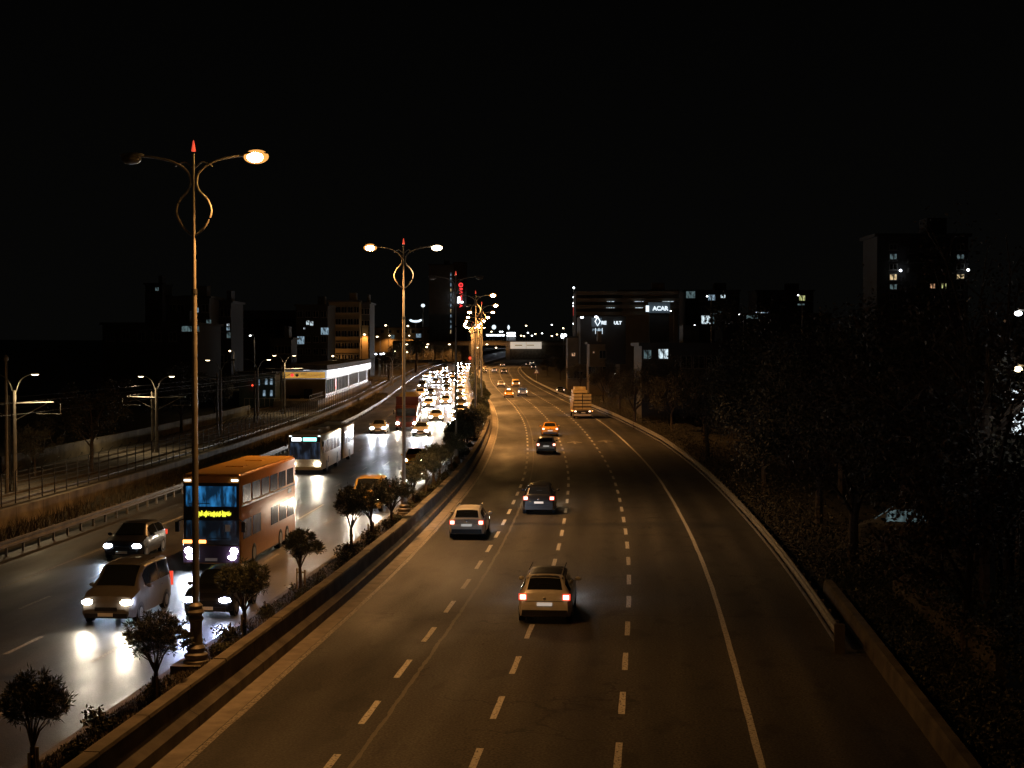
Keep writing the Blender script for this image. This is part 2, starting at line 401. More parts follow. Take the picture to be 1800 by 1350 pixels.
ob("wall_face", ribbon("wall_face", [(-4.5, .3), (-4.5, .93), (-4.46, .98), (-4.28, .98), (-4.25, .93), (-4.22, .42), (-4.1, .36), (-3.98, .30), (-3.96, -.02)], "concrete_dark"), wall)
y = 22.0
while y < 640:
    ln = 3.2 if y < 200 else 12.0; a, b = R.uniform(-.012, .012), R.uniform(-.008, .012)
    ob("coping", ribbon("coping", [(-4.57 + a, .95), (-4.56 + a, 1.03 + b), (-4.22 + a, 1.03 + b), (-4.20 + a, .95)], "concrete_mid", span(y, y + ln - .05, 1.6 if y < 200 else 4), closed=True), wall); y += ln
y = 25.0
while y < 190:
    ob("joint", ribbon("joint", [(-4.245, .95), (-4.215, .43), (-4.095, .365), (-3.975, .305), (-3.954, .0)], "dark_metal", [y, y + .045]), wall); y += 6.4
# paint -------------------------------------------------------------
def stripe(y0, y1, off, wd, m="paint_white", n=None, z=.006, jit=.0):
    ys = span(y0, y1, 2.0) if n is None else span(y0, y1, (y1 - y0) / n)
    rows = [[P(y, off - wd / 2 + R.uniform(-jit, jit), z), P(y, off + wd / 2 + R.uniform(-jit, jit), z)] for y in ys]
    return MB().grid(rows, flip=True).mesh("stripe", m)
PER = 25650 * .000211
for off in (0.0, 3.26, 6.52):
    far = MB(); y = 25650 / 745 - PER * .25 - PER * 2 + (off * .25)
    while y < 560:
        ln = PER * .47
        if y < 300: ob("lane_dash", stripe(y, y + ln, off, .17, "paint_white", 3, jit=.008), road_a)
        else: far.quad(P(y, off - .09, .008), P(y, off + .09, .008), P(y + ln, off + .09, .008), P(y + ln, off - .09, .008))
        y += PER
    tag(ob("distant_lane_dashes", far.mesh("far_dashes", "paint_white"), road_a), kind="stuff")
ob("edge_line", stripe(-20, 640, 9.78, .17, "paint_white", 400, jit=.012), road_a)
ob("edge_line", stripe(-20, 640, -3.30, .17, "paint_worn", 400, z=.012, jit=.02), road_a)
for off, m in ((-9.5, "paint_worn"), (-12.6, "paint_worn"), (-15.5, "paint_worn")):
    far = MB(); y = 28.0 - off * .3
    while y < 420:
        if y < 260: ob("lane_dash", stripe(y, y + 2.9, off, .15, m, 3, jit=.01), road_t)
        else: far.quad(P(y, off - .08, .008), P(y, off + .08, .008), P(y + 2.9, off + .08, .008), P(y + 2.9, off - .08, .008))
        y += 7.2
    tag(ob("distant_lane_dashes", far.mesh("far_dashes", m), road_t), kind="stuff")
ob("edge_line", stripe(-20, 560, -18.2, .15, "paint_worn", 300, jit=.015), road_t)
for a, b in ((84, 92), (103, 108), (122, 127)): ob("white_stripe", stripe(a, b, -11.4, .14, "paint_white", 5, jit=.01), road_t)
def arrow(px, py):
    p = at(px, py); y = p.y; me = MB(); h = head(y)
    pts = [(-.12, -2.2), (.12, -2.2), (.12, .2), (.75, -.5), (.75, .3), (0, 2.0), (-.75, .3), (-.75, -.5), (-.12, .2)]
    me.v = [(x, yy, 0) for x, yy in pts]; me.f = [(0, 1, 2, 8), (2, 3, 4, 5), (8, 2, 5), (8, 5, 6, 7)]
    o = ob("lane_arrow", me.mesh("arrow", "paint_worn"), road_a, (p.x, p.y, .007), (0, 0, h))
arrow(1010, 778); arrow(1064, 776); arrow(903, 704); arrow(931, 703)

# ------------------------------------------------------------------ guard rails
def rail_beam(offf, ys, side, z0=.45, z1=.76, m="galvanised"):
    d = .045 * side
    return ribbon("beam", lambda y: [(offf(y) + a * d, z0 + (z1 - z0) * b) for a, b in ((0, 0), (1, .08), (1, .3), (-.4, .42), (-.4, .58), (1, .7), (1, .92), (0, 1), (-.9, 1), (-.9, 0), (0, 0))], m, ys)
offR = lambda y: 13.1 - 2.35 * min(1, max(0, (y - 150) / 130)) ** .9
gr = thing("guard_rail", "steel guard rail along the outer verge beyond the dark lanes", "guard rail", P(49, 13.1))
gr.location = (0, 0, 0)
ob("beam", rail_beam(offR, span(49, 560, 3), -1, .42, .80), gr)
ob("lower_beam", ribbon("lower_beam", lambda y: [(offR(y) + .03, .14), (offR(y) - .03, .15), (offR(y) - .03, .24), (offR(y) + .03, .25), (offR(y) + .03, .14)], "galvanised", span(49, 300, 3)), gr)
pm = MB().box(0, 0, .38, .10, .07, .82).mesh("rail_post", "pole_painted")
y = 50.0
while y < 250: ob("post", pm, gr, P(y, offR(y) + .12), (0, 0, head(y))); y += 2.0
ob("end_plate", MB().box(0, 0, .44, .32, .16, .95).mesh("end_plate", "concrete_dark"), gr, P(48.6, 13.12), (0, 0, head(48)))
offL = lambda y: -21.5
gl = thing("guard_rail", "steel guard rail on dark posts below the tram wall, beside oncoming traffic", "guard rail")
ob("beam", rail_beam(offL, span(38, 640, 3), 1, .42, .78, "rail_dirty"), gl)
y = 40.0
while y < 300: ob("post", pm, gl, P(y, -21.62), (0, 0, head(y))); y += 2.0 if y < 200 else 4.0
# low parapet at the bottom right and the retaining wall behind it
pa = tag(ob("parapet", ribbon("parapet", [(13.95, -.02), (14.0, .48), (14.05, .55), (14.3, .55), (14.35, .48), (14.35, -.2)], "concrete_dark", span(18, 60, 2), closed=True)),
         "low concrete parapet curving past the guard rail end", "parapet")
rw = tag(ob("retaining_wall", ribbon("retaining_wall", lambda y: [(17.2 - .03 * (y - 40), -.3), (17.2 - .03 * (y - 40), 1.25), (17.5 - .03 * (y - 40), 1.25), (17.5 - .03 * (y - 40), -.3)], "concrete_dark", span(45, 60, 2), closed=True)),
         "short stained concrete wall among ivy beyond the parapet", "wall")

# ------------------------------------------------------------------ tram corridor
tw = tag(ob("tram_wall", None), "stained concrete panel wall under the tram fence", "wall")
y = 30.0
while y < 330:
    if not (232 < y < 250):
        ob("panel", ribbon("panel", [(-25.0, -.02), (-25.0, 1.22), (-25.26, 1.24), (-25.26, .8)], "concrete_stained", span(y, y + 3.94, 2)), tw)
    y += 4.0
bw = tag(ob("track_wall", None), "low yellowish concrete wall on the far side of the tram tracks", "wall")
y = 100.0
while y < 190:
    ob("panel", ribbon("panel", [(-34.2, 1.1), (-34.2, 2.25), (-34.42, 2.25), (-34.42, 1.1)], "concrete_stained", span(y, y + 3.9, 2)), bw); y += 4.0
fe = tag(ob("track_fence", None), "wire fence on cranked posts between tram tracks and road", "fence")
fp = MB().tube([(0, 0, 0), (0, 0, 1.7), (.28, 0, 2.05)], .035, 6).mesh("fence_post", "dark_metal")
y = 62.0
while y < 300: ob("post", fp, fe, P(y, -25.8, 1.2), (0, 0, head(y))); y += 2.0 if y < 200 else 3.0
mesh_ = MB()
for z in (1.35, 1.6, 1.85, 2.1, 2.35, 2.6, 2.85):
    mesh_.tube([P(y, -25.8, z) for y in span(60, 320, 6)], .012, 4)
ob("wire", mesh_.mesh("fence_wire", "dark_metal"), fe)
for off in (-27.0, -31.0):
    tk = tag(ob("tram_track", None), ("tram track nearest the fence, two steel rails" if off > -28 else "tram track along the far wall, two steel rails"), "track")
    f2 = (lambda y: off) if off > -28 else (lambda y: -31 - 4.2 * min(1, max(0, (y - 150) / 50)))
    for s in (-.72, .72):
        ob("rail", ribbon("rail", lambda y: [(f2(y) + s - .05, 1.18), (f2(y) + s - .04, 1.33), (f2(y) + s + .04, 1.33), (f2(y) + s + .05, 1.18)], "rust_rail", span(40, 420, 4)), tk)
def catenary(px, ytop, yd, lit, n, two=True):
    x = atY(px, 700, yd).x; base = Vector((x, yd, 1.18)); zt = atY(px, ytop, yd).z - 1.18
    t = thing("catenary_mast", f"tram mast carrying twin lamps and wire brackets, {ordinal(n)} along the tracks from the left edge", "mast", base, head(yd), "tram masts")
    ob("mast", MB().tube([(0, 0, 0), (0, 0, zt)], [.15, .11], 8).mesh("mast", "pole_painted", True), t)
    ob("twin_mast", MB().tube([(-.35, .1, 0), (-.35, .1, zt - .3)], [.12, .09], 8).mesh("twin_mast", "pole_painted", True), t)
    for s in (-1, 1):
        pth = smooth_path([(0, 0, zt - .3), (.12 * s, 0, zt), (.35 * s, 0, zt + .55), (.75 * s, 0, zt + .85), (1.0 * s, 0, zt + .92)])
        ob("lamp_arm", MB().tube(pth, .035, 6).mesh("lamp_arm", "galvanised", True), t)
        hd = ob("lamp_head", MB().ell((1.2 * s, 0, zt + .95), (.28, .12, .07)).mesh("lamp_head", "galvanised", True), t)
        on = lit[0 if s < 0 else 1]
        ob("lens", MB().ell((1.22 * s, 0, zt + .905), (.22, .10, .06)).mesh("lens", {0: "lens_off", 1: "city_warm", 2: "city_warm"}[on]), hd)
        if on == 2: lamp_light(t, (1.22 * s, 0, zt + .8), 1500, (1, .74, .40), 3.0)
        if s > 0 or two:
            br = ob("wire_bracket", MB().tube([(0, 0, zt - .75), (2.3 * s, 0, zt - .68)], .045, 6).tube([(0, 0, zt - 1.75), (1.9 * s, 0, zt - .75)], .03, 6)
                    .tube([(1.3 * s, 0, zt - 1.35), (2.75 * s, 0, zt - 1.35)], .03, 6).mesh("wire_bracket", "galvanised", True), t)
            ob("insulator", MB().tube([(2.7 * s, 0, zt - .75), (2.7 * s, 0, zt - 1.35)], .02, 5).mesh("insulator", "galvanised"), br)
    return t
for i, a in enumerate(((25, 686, 88, (0, 2)), (275, 682, 121, (2, 1)), (388, 650, 146, (1, 0)), (453, 647, 167, (0, 1)), (500, 638, 190, (1, 2)), (604, 641, 262, (0, 0)), (690, 634, 330, (0, 0)))):
    catenary(*a, i + 1)
wr = tag(ob("overhead_wire", None), "thin tram wires strung between the masts", "wire")
for off, z in ((-27.2, 6.4), (-27.2, 5.75), (-30.8, 6.4), (-30.8, 5.75)):
    ob("strand", MB().tube([P(y, off, z) for y in span(70, 340, 9)], .014, 4).mesh("strand", "dark_metal"), wr)
p = atY(10, 622, 86)
ob("tall_pole", MB().tube([(p.x, 86, 1.1), (p.x, 86, p.z - .4)], [.12, .08], 8).ell((p.x, 86, p.z - .25), (.16, .16, .2)).mesh("tall_pole", "pole_painted", True))
tag(bpy.data.objects["tall_pole"], "plain tall pole with a ball cap at the left edge, beside a tram mast", "pole")

def station():
    t = thing("tram_station", "tram stop with orange sign band and white lit glazed side", "tram stop")
    def Q(y, o, z): return P(y, o, z)
    def slab(name, m, y0, y1, o0, o1, z0, z1, par=t, st=6):
        ys = span(y0, y1, st)
        mb = MB(); mb.grid([[Q(y, o0, z0), Q(y, o0, z1), Q(y, o1, z1), Q(y, o1, z0), Q(y, o0, z0)] for y in ys])
        mb.f.append((0, 1, 2, 3)); k = len(mb.v) - 5; mb.f.append((k + 3, k + 2, k + 1, k))
        return ob(name, mb.mesh(name, m), par)
    A, B, O0, O1 = 225, 337, -34.3, -28.2
    slab("platform", "concrete", 214, B + 4, O0, O1 + .1, 1.1, 2.0)
    slab("roof", "concrete_dark", A - .4, B + .4, O0 - .3, O1 + .35, 6.15, 6.85)
    slab("end_wall", "facade_ochre", A, A + .3, O0, O1, 2.0, 4.8)
    slab("cabinet", "dark_metal", A - 1.6, A - .6, O0 + 3.2, O0 + 4.4, 2.0, 3.4)
    slab("bench", "dark_metal", A - 1.4, A - .7, O0 + 1.0, O0 + 2.6, 2.0, 2.5)
    band = slab("sign_band", "sign_yellow", A - .22, A - .02, O0, O1, 4.95, 5.85)
    ft = slab("fascia", "tube_light", A, B, O1 + .2, O1 + .3, 5.05, 6.05)
    slab("lower_fascia", "shelter_tile", A, B, O1 + .12, O1 + .2, 4.7, 5.1)
    slab("back_wall", "shelter_tile", A + .3, B, O0, O0 + .2, 2.0, 6.1)
    slab("ceiling_lamp", "tube_light", A + 3, B - 2, O0 + 2.6, O0 + 3.0, 6.0, 6.1)
    y = A + .6; k = 0
    while y < B - 6:
        if k % 9 == 5: slab("pillar", "shelter_tile", y, y + 1.6, O1 - .3, O1 + .05, 2.0, 4.8)
        else:
            gp = slab("glass_panel", "shelter_glass", y + .08, y + 3.0, O1 - .06, O1, 2.65, 4.75)
            slab("mullion", "shelter_tile", y - .04, y + .08, O1 - .1, O1 + .06, 2.0, 4.8, gp)
            slab("plinth", "shelter_tile", y + .08, y + 3.0, O1 - .1, O1 + .04, 2.0, 2.62, gp)
        y += 3.1; k += 1
    slab("poster", "sign_red", A + 16.2, A + 17.2, O1 + .02, O1 + .08, 3.0, 4.4)
    # the emblems and the line of lettering on the orange band
    for i, cx in enumerate((O0 + 1.35, O0 + 2.05)):
        p = Q(A - .24, cx, 5.4); mb = MB(); n = 14
        mb.v = [(p.x + .24 * math.cos(2 * PI * j / n), p.y - .01, p.z + .24 * math.sin(2 * PI * j / n)) for j in range(n)]; mb.f = [tuple(range(n))]
        ob("emblem", mb.mesh("emblem", "sign_red" if i == 0 else "facade_brown"), band)
    x = O0 + 2.7
    lm = MB()
    for i in range(13):
        ww = R.uniform(.10, .2); p = Q(A - .25, x, 5.4); h = R.choice((.34, .34, .5))
        lm.box(p.x, p.y, p.z, .05, .01, h); lm.box(p.x + ww * .5, p.y - .002, p.z + R.choice((-.12, 0, .13)), ww, .01, .06); x += ww + .09
    ob("lettering", lm.mesh("lettering", "plate_white"), band)
    # pedestrian railings on the ramp
    rm = MB()
    for z in (2.5, 3.0): rm.tube([Q(y, -28.4, z) for y in span(206, 224, 3)], .03, 5)
    for y in span(206, 224, 2): rm.tube([Q(y, -28.4, 2.0), Q(y, -28.4, 3.0)], .03, 5)
    ob("handrail", rm.mesh("handrail", "galvanised"), t)
station()
def kiosk():
    p = atY(452, 716, 215); t = thing("ticket_hall", "teal glazed ticket hall with small lit windows beside the tram stop", "building", (p.x, 215, 1.15), head(215))
    ob("wall", MB().box(0, 3, 2.3, 5, 6, 4.6).mesh("wall", "teal_wall"), t)
    ob("roof", MB().box(0, 3, 4.75, 5.4, 6.4, .3).mesh("roof", "facade_dark"), t)
    wm = MB().box(0, 0, 0, .34, .06, .8).mesh("pane", "window_cold")
    for x, z in ((.2, 3.4), (1.3, 3.5), (2.0, 3.5), (1.0, 1.9), (2.0, 1.9)): ob("window", wm, t, (x, -.04, z))
    ob("signal_lamp", MB().ell((-.6, -.3, 3.0), (.14, .1, .14)).mesh("signal_lamp", "beacon_red"), t)
    lb = MB()
    for i in range(8): lb.box(-1.6 + i * .7, -1.2, .65, .08, .06, 1.1)
    lb.box(.85, -1.2, 1.2, 5.0, .08, .08); ob("railing", lb.mesh("railing", "shelter_tile"), t)
kiosk()

# ------------------------------------------------------------------ street lamps of the median
LM = {}
LM["base"] = MB().lathe([(.36, 0), (.36, .1), (.30, .14), (.34, .22), (.34, .28), (.24, .34), (.27, .40), (.27, .46), (.19, .55), (.17, 1.2), (.22, 1.26), (.22, 1.32), (.17, 1.38), (.24, 1.48), (.18, 1.58), (.20, 1.66), (.12, 1.74)], 16).mesh("lamp_base", "pole_painted", True)
LM["footing"] = MB().box(0, 0, -.1, 1.15, 1.15, .26).mesh("footing", "concrete_dark")
LM["pole"] = MB().tube([(0, 0, 1.6), (0, 0, 10.6), (0, 0, 10.62), (0, 0, 14.45)], [.105, .072, .055, .035], 12).mesh("lamp_pole", "pole_metal", True)
LM["collar"] = MB().lathe([(.085, 10.5), (.085, 10.64)], 12).mesh("collar", "dark_metal")
LM["finial"] = MB().lathe([(.065, 14.52), (.06, 14.56), (.02, 14.80), (.002, 14.84)], 10).mesh("finial", "finial_red", True)
LM["brace"] = MB().tube(smooth_path([(-.55, 0, 14.1), (-.25, 0, 14.22), (0, 0, 14.05), (.25, 0, 14.22), (.55, 0, 14.1)]), .02, 6).mesh("brace", "pole_metal", True)
for s, nm in ((-1, "l"), (1, "r")):
    pth = smooth_path([(.04 * s, 0, 12.15), (.30 * s, 0, 12.38), (.50 * s, 0, 12.8), (.40 * s, 0, 13.15), (.16 * s, 0, 13.42), (.09 * s, 0, 13.68), (.20 * s, 0, 13.98), (.62 * s, 0, 14.24), (1.15 * s, 0, 14.36), (1.5 * s, 0, 14.39)], 6)
    LM["arm" + nm] = MB().tube(pth, .034, 8).mesh("lamp_arm", "pole_metal", True)
    LM["head" + nm] = MB().ell((1.78 * s, 0, 14.43), (.36, .15, .085), 14, 8).mesh("lamp_head", "galvanised", True)
    LM["glow_rim" + nm] = MB().ell((1.80 * s, 0, 14.35), (.36, .17, .20), 16, 12).mesh("glow_rim", "sodium_glow", True)  # shell added for the orange glow around the bright core
    LM["lens" + nm] = MB().ell((1.80 * s, 0, 14.33), (.29, .21, .165), 16, 12).mesh("lens", "lens_off", True)
SOD = (1.0, .44, .12)
LAMPS = [(2, (0, 2)), (43, (0, 2)), (82.4, (2, 1)), (118, (0, 0)), (159, (0, 2)), (198, (0, 2)), (237, (2, 2)), (277, (2, 2)), (316, (2, 2)), (356, (2, 2)), (396, (2, 2)), (438, (2, 2)), (482, (2, 2)), (530, (2, 2)), (580, (2, 2))]
for i, (yd, lit) in enumerate(LAMPS):
    far = yd > 130
    lab = "twin-arm street lamp over the median, just out of view beside the bridge" if i == 0 else f"tall twin-arm street lamp with red finial, {ordinal(i)} of the median row from the front"
    t = thing("street_lamp", lab, "street lamp", P(yd, -5.6 if i == 1 else -5.35, .5), head(yd), "median street lamps")
    ob("footing", LM["footing"], t); ob("base", LM["base"], t); ob("pole", LM["pole"], t); ob("collar", LM["collar"], t)
    ob("finial", LM["finial"], t); ob("brace", LM["brace"], t)
    for k, s, nm in ((0, -1, "l"), (1, 1, "r")):
        ob("arm", LM["arm" + nm], t); h = ob("lamp_head", LM["head" + nm], t)
        m = {0: "lens_off", 1: "sodium_dim", 2: "sodium_far" if far else "sodium_lens"}[lit[k]]
        ob("lens", LM["lens" + nm], h, m=m)
        if lit[k] == 2: ob("glow_rim", LM["glow_rim" + nm], h)
        if lit[k]:
            lamp_light(t, (1.8 * s, 0, 14.10), {1: 3600, 2: 2600 if yd < 10 else 4400 if yd < 60 else 11000 if yd < 130 else 20000}[lit[k]], SOD if lit[k] == 2 else (1, .62, .30), rot=(0, -.05 * s, 0), size=2.3 if yd < 60 else 2.6, blend=.85 if yd < 60 else .6)

# ------------------------------------------------------------------ vegetation
def leaf_cloud(mb, n, fn, ln, wd, up=.3):
    for _ in range(n):
        c = fn(); d = Vector((R.gauss(0, 1), R.gauss(0, 1), R.gauss(up, .8))).normalized()
        s = d.cross(Vector((R.gauss(0, 1), R.gauss(0, 1), R.gauss(0, 1)))).normalized(); k = R.uniform(.6, 1.3)
        a = Vector(c); mb.quad(a - d * ln * k / 2, a + s * wd * k / 2, a + d * ln * k / 2, a - s * wd * k / 2)
    return mb
def oleander(seed, r=.75, h=2.3):
    R.seed(seed); tr = MB(); tips = []
    tr.tube([(0, 0, -.3), (.02, 0, .35), (.03, .02, .75)], [.075, .065, .06], 7)
    for i in range(13):
        a = R.uniform(0, 2 * PI); q = math.sqrt(R.uniform(.02, 1)) * r * .8
        e = Vector((q * math.cos(a), q * math.sin(a), R.uniform(1.35, 1.95) - .25 * q)); tips.append(e)
        tr.tube([(.03, .02, .7), e * .45 + Vector((0, 0, .52)), e], [.03, .02, .008], 5)
    tufts = [Vector((math.cos(a) * q, math.sin(a) * q, z)) for a, q, z in
             [(R.uniform(0, 2 * PI), r * math.sqrt(R.random()) * 1.0, 0) for _ in range(110)]]
    lob = [(R.uniform(0, 2 * PI), R.uniform(.0, .35)) for _ in range(3)]
    for c in tufts:
        an = math.atan2(c.y, c.x); sc_ = 1 + sum(k * math.cos(an - a) for a, k in lob) * .6; c.x *= sc_; c.y *= sc_
        q = min(1, math.hypot(c.x, c.y) / r); c.z = R.uniform(1.15 + .35 * q, 1.75 + .5 * math.sqrt(max(0, 1 - q * q)) + R.uniform(-.08, .12))
    def fn():
        c = R.choice(tufts); return (c.x + R.gauss(0, .075), c.y + R.gauss(0, .075), c.z + R.gauss(0, .07))
    cr = MB()
    for c in tufts:          # each tuft a spray of narrow leaves
        ax = Vector((c.x * .6, c.y * .6, .55)).normalized()
        for _ in range(R.randrange(60, 92)):
            d = (ax * R.uniform(.0, 1.0) + Vector((R.gauss(0, .6), R.gauss(0, .6), R.gauss(0, .5)))).normalized(); a = Vector(c) + d * R.uniform(.0, .11) + Vector((R.gauss(0, .03), R.gauss(0, .03), R.gauss(0, .03)))
            ln = R.uniform(.09, .16); sd = d.cross(Vector((R.gauss(0, 1), R.gauss(0, 1), R.gauss(0, 1)))).normalized() * .011
            cr.quad(a, a + d * ln * .45 + sd, a + d * ln, a + d * ln * .45 - sd)
    return tr.mesh("trunk", "bark", True), cr.mesh("crown", "leaf_oleander"), None
OLE = [oleander(s, r) for s, r in ((11, .72), (12, .8), (13, .66), (14, .76))]
STAKE = MB().tube([(-.16, .05, -.2), (-.16, .05, .62)], .035, 6).tube([(.15, -.05, -.2), (.15, -.05, .66)], .035, 6).box(0, 0, .52, .34, .03, .05).mesh("stake", "timber")
def bush_mesh(seed, r, h, n):
    R.seed(seed); cl = [Vector((R.gauss(0, r * .45), R.gauss(0, r * .45), R.uniform(.1, h * .75))) for _ in range(16)]
    def fn():
        c = R.choice(cl); return (c.x + R.gauss(0, r * .16), c.y + R.gauss(0, r * .16), max(-.05, c.z + R.gauss(0, h * .14)))
    return leaf_cloud(MB(), n, fn, .11, .05, .2).mesh("foliage", "leaf_bush")
BUSH = [bush_mesh(31, .5, .6, 800), bush_mesh(32, .6, .5, 800), bush_mesh(33, .75, 1.5, 1400), bush_mesh(34, .9, 2.0, 1800)]
STEM = MB().tube([(0, 0, -.2), (.03, 0, .3), (.05, .03, .55)], [.05, .04, .02], 6).mesh("stem", "bark")
R.seed(5)
TREES = [(31.2, -5.5, .86, 0), (38.6, -5.3, .92, 1), (47.4, -5.4, 1.03, 3), (57.2, -5.8, .95, 2), (68.5, -5.9, 1.05, 0), (72.5, -5.65, 1.1, 1), (76.5, -5.2, 1.1, 3), (88, -5.5, 1.05, 2), (92, -5.2, 1.0, 1), (99, -5.4, 1.1, 0), (104, -5.5, 1.1, 3), (111, -5.2, 1.1, 2)]
y = 119.0
while y < 330: TREES.append((y, R.uniform(-5.7, -5.0), R.uniform(1.05, 1.35), R.randrange(4))); y += R.uniform(4.5, 6.5)
for i, (yd, off, s, k) in enumerate(TREES):
    t = thing("median_tree", f"small clipped round-headed tree on the planted median, {ordinal(i + 1)} from the front", "tree", P(yd, off, .5), R.uniform(0, 6.28), "median trees")
    sv = (s * R.uniform(.88, 1.12), s * R.uniform(.88, 1.12), s * R.uniform(.9, 1.1)); ob("trunk", OLE[k][0], t, scale=sv); ob("crown", OLE[k][1], t, scale=sv)
    if yd < 80: ob("stake", STAKE, t, scale=1.0)
nb = 0; y = 33.0
while y < 330:
    near = y < 110; k = R.randrange(2) if near or R.random() < .3 else 2 + R.randrange(2)
    off = R.uniform(-5.75, -4.95)
    if all(abs(y - l[0]) > 1.0 for l in LAMPS):
        nb += 1; t = thing("low_shrub", f"low dark shrub on the planted median, {ordinal(nb)} from the front", "shrub", P(y, off, .45), R.uniform(0, 6.28), "median shrubs")
        ob("foliage", BUSH[k], t, scale=R.uniform(.75, 1.1)); ob("stem", STEM, t)
    y += R.uniform(2.2, 4.2) if near else R.uniform(3.0, 5.0)
hm = MB()
def hf():
    yy = R.uniform(325, 600); p = P(yy, R.uniform(-5.9, -4.7), .4 + R.uniform(0, 2.2) * (1 - .3 * math.sin(yy * .8))); return p
leaf_cloud(hm, 6000, hf, .45, .28)
tag(ob("distant_hedge", hm.mesh("distant_hedge", "leaf_bush")), "dark unbroken hedge where the median runs out of sight", "hedge", kind="stuff")
# grass and weeds
def blades(name, label, n, fn, h, wd, m):
    mb = MB()
    for _ in range(n):
        p = fn(); a = R.uniform(0, 2 * PI); hh = h * R.uniform(.4, 1.3); dx, dy = math.cos(a) * wd, math.sin(a) * wd
        lx, ly = R.gauss(0, .3) * hh, R.gauss(0, .3) * hh; i = len(mb.v)
        mb.v += [(p.x - dx, p.y - dy, p.z), (p.x + dx, p.y + dy, p.z), (p.x + lx, p.y + ly, p.z + hh)]; mb.f.append((i, i + 1, i + 2))
    tag(ob(name, mb.mesh(name, m)), label, "grass", kind="stuff")
def soilz(o): return .22 + (o + 6.3) * .26
def f1():
    o = R.uniform(-6.2, -4.65); return P(R.uniform(30, 1.0 * 30 + 130 * R.random() ** 1.6 + 2), o, soilz(o) + .05)
blades("median_grass", "short patchy grass on the median soil", 16000, f1, .10, .012, "grass_dry")
def f2(): return P(R.uniform(45, 300), R.uniform(-24.9, -22.6), .1)
blades("weeds", "dry weeds between the guard rail and the tram wall", 16000, f2, .65, .03, "grass_dry")
def f3():
    y = R.uniform(30, 68); return P(y, R.uniform(14.6, 17.0), R.uniform(-.1, .35))
R.seed(77)
ivy = MB(); leaf_cloud(ivy, 14000, f3, .11, .08)
def f4(): return P(R.uniform(28, 62), 18 + abs(R.gauss(0, 2.5)), R.uniform(0, 1.6))
leaf_cloud(ivy, 9000, f4, .12, .09)
def f6(): 
    y = R.uniform(41, 63); return P(y, 17.3 - .03 * (y - 40) + R.gauss(0, .25), 1.2 + R.gauss(0, .22) - .5 * R.random() ** 3)
leaf_cloud(ivy, 4500, f6, .12, .09)
tag(ob("ivy", ivy.mesh("ivy", "leaf_bush")), "dark ivy ground cover beyond the parapet", "ivy", kind="stuff")
def f5():
    y = 62 + 240 * R.random() ** 1.4; return P(y, offR(y) + .5 + abs(R.gauss(0, 2.2)), R.uniform(.0, 1.3))
und = MB(); leaf_cloud(und, 28000, f5, .13, .08)
tag(ob("undergrowth", und.mesh("undergrowth", "leaf_tree")), "dark undergrowth behind the outer guard rail", "undergrowth", kind="stuff")

def big_tree(seed, h, r, n, m):
    R.seed(seed); tr = MB()
    tr.tube([(0, 0, -.4), (.05, 0, h * .2), (.15, .1, h * .42), (.1, .15, h * .7)], [h * .024, h * .019, h * .014, h * .006], 8)
    cl = []
    for i in range(11):
        a = R.uniform(0, 2 * PI); z0 = h * R.uniform(.22, .5); q = r * R.uniform(.5, 1.0); e = Vector((q * math.cos(a), q * math.sin(a), z0 + h * R.uniform(.15, .42)))
        tr.tube(smooth_path([(.1, .05, z0), e * .5 + Vector((0, 0, z0 * .5 + h * .03)), e], 3), [h * .009, h * .008, h * .007, h * .006, h * .004, h * .003, h * .002][:7], 5)
        for _ in range(5): cl.append(e + Vector((R.gauss(0, r * .22), R.gauss(0, r * .22), R.gauss(0, h * .07))))
        for _ in range(3):
            e2 = e + Vector((R.gauss(0, r * .25), R.gauss(0, r * .25), R.uniform(.05, .16) * h)); tr.tube([e, e2], [h * .003, h * .001], 4)
    def fn():
        c = R.choice(cl); return (c.x + R.gauss(0, r * .12), c.y + R.gauss(0, r * .12), c.z + R.gauss(0, h * .045))
    return tr.mesh("trunk", "bark", True), leaf_cloud(MB(), int(n * 1.7), fn, .17, .11, -.2).mesh("crown", m)
BIG = [big_tree(51, 9, 3.0, 7500, "leaf_tree"), big_tree(52, 11, 3.6, 9000, "leaf_tree"), big_tree(53, 8, 2.6, 3200, "leaf_rust"), big_tree(54, 12, 3.4, 2600, "leaf_rust")]
BIG.append(big_tree(55, 15, 2.6, 900, "leaf_rust")); BIG.append(big_tree(56, 16, 3.0, 1300, "leaf_rust"))
R.seed(9)
def tree(px, py, yd, k, label, s=1.0, grp="trees beyond the verge"):
    p = atY(px, 700, yd); z = -.2 if px > 900 else 1.1
    t = thing("roadside_tree", label, "tree", (p.x, yd, g(yd) + z), R.uniform(0, 6.28), grp)
    ob("trunk", BIG[k][0], t, scale=s); ob("crown", BIG[k][1], t, scale=s)
tree(1345, 0, 98, 0, "dark tree behind the outer guard rail where the road bends", 1.0)
tree(1245, 0, 128, 2, "thin dark tree beside the house with two lit windows", 1.0)
tree(1440, 0, 82, 1, "broad dark tree standing left of the parked van", .95)
tree(1500, 0, 66, 3, "sparse reddish tree near the end of the guard rail", .9)
tree(1650, 0, 58, 0, "dense dark tree between the parked van and the right edge", 1.05)
tree(1740, 0, 52, 3, "tall bare-branched tree reaching above the tower block at right", 1.15)
tree(1775, 0, 62, 2, "tree catching white lamp light at the right edge", 1.2)
tree(1180, 0, 170, 0, "dark tree in front of the two lit windows, beyond the rail", .8)
tree(1090, 0, 215, 2, "rust-leaved tree just right of the loaded truck", .8)
tree(1060, 0, 260, 1, "dark tree behind the loaded truck", .7)
tree(1020, 0, 330, 0, "dark tree further along the outer rail, past the loaded truck", .75)
tree(985, 0, 420, 1, "round dark tree by the side road where cars wait", .8)
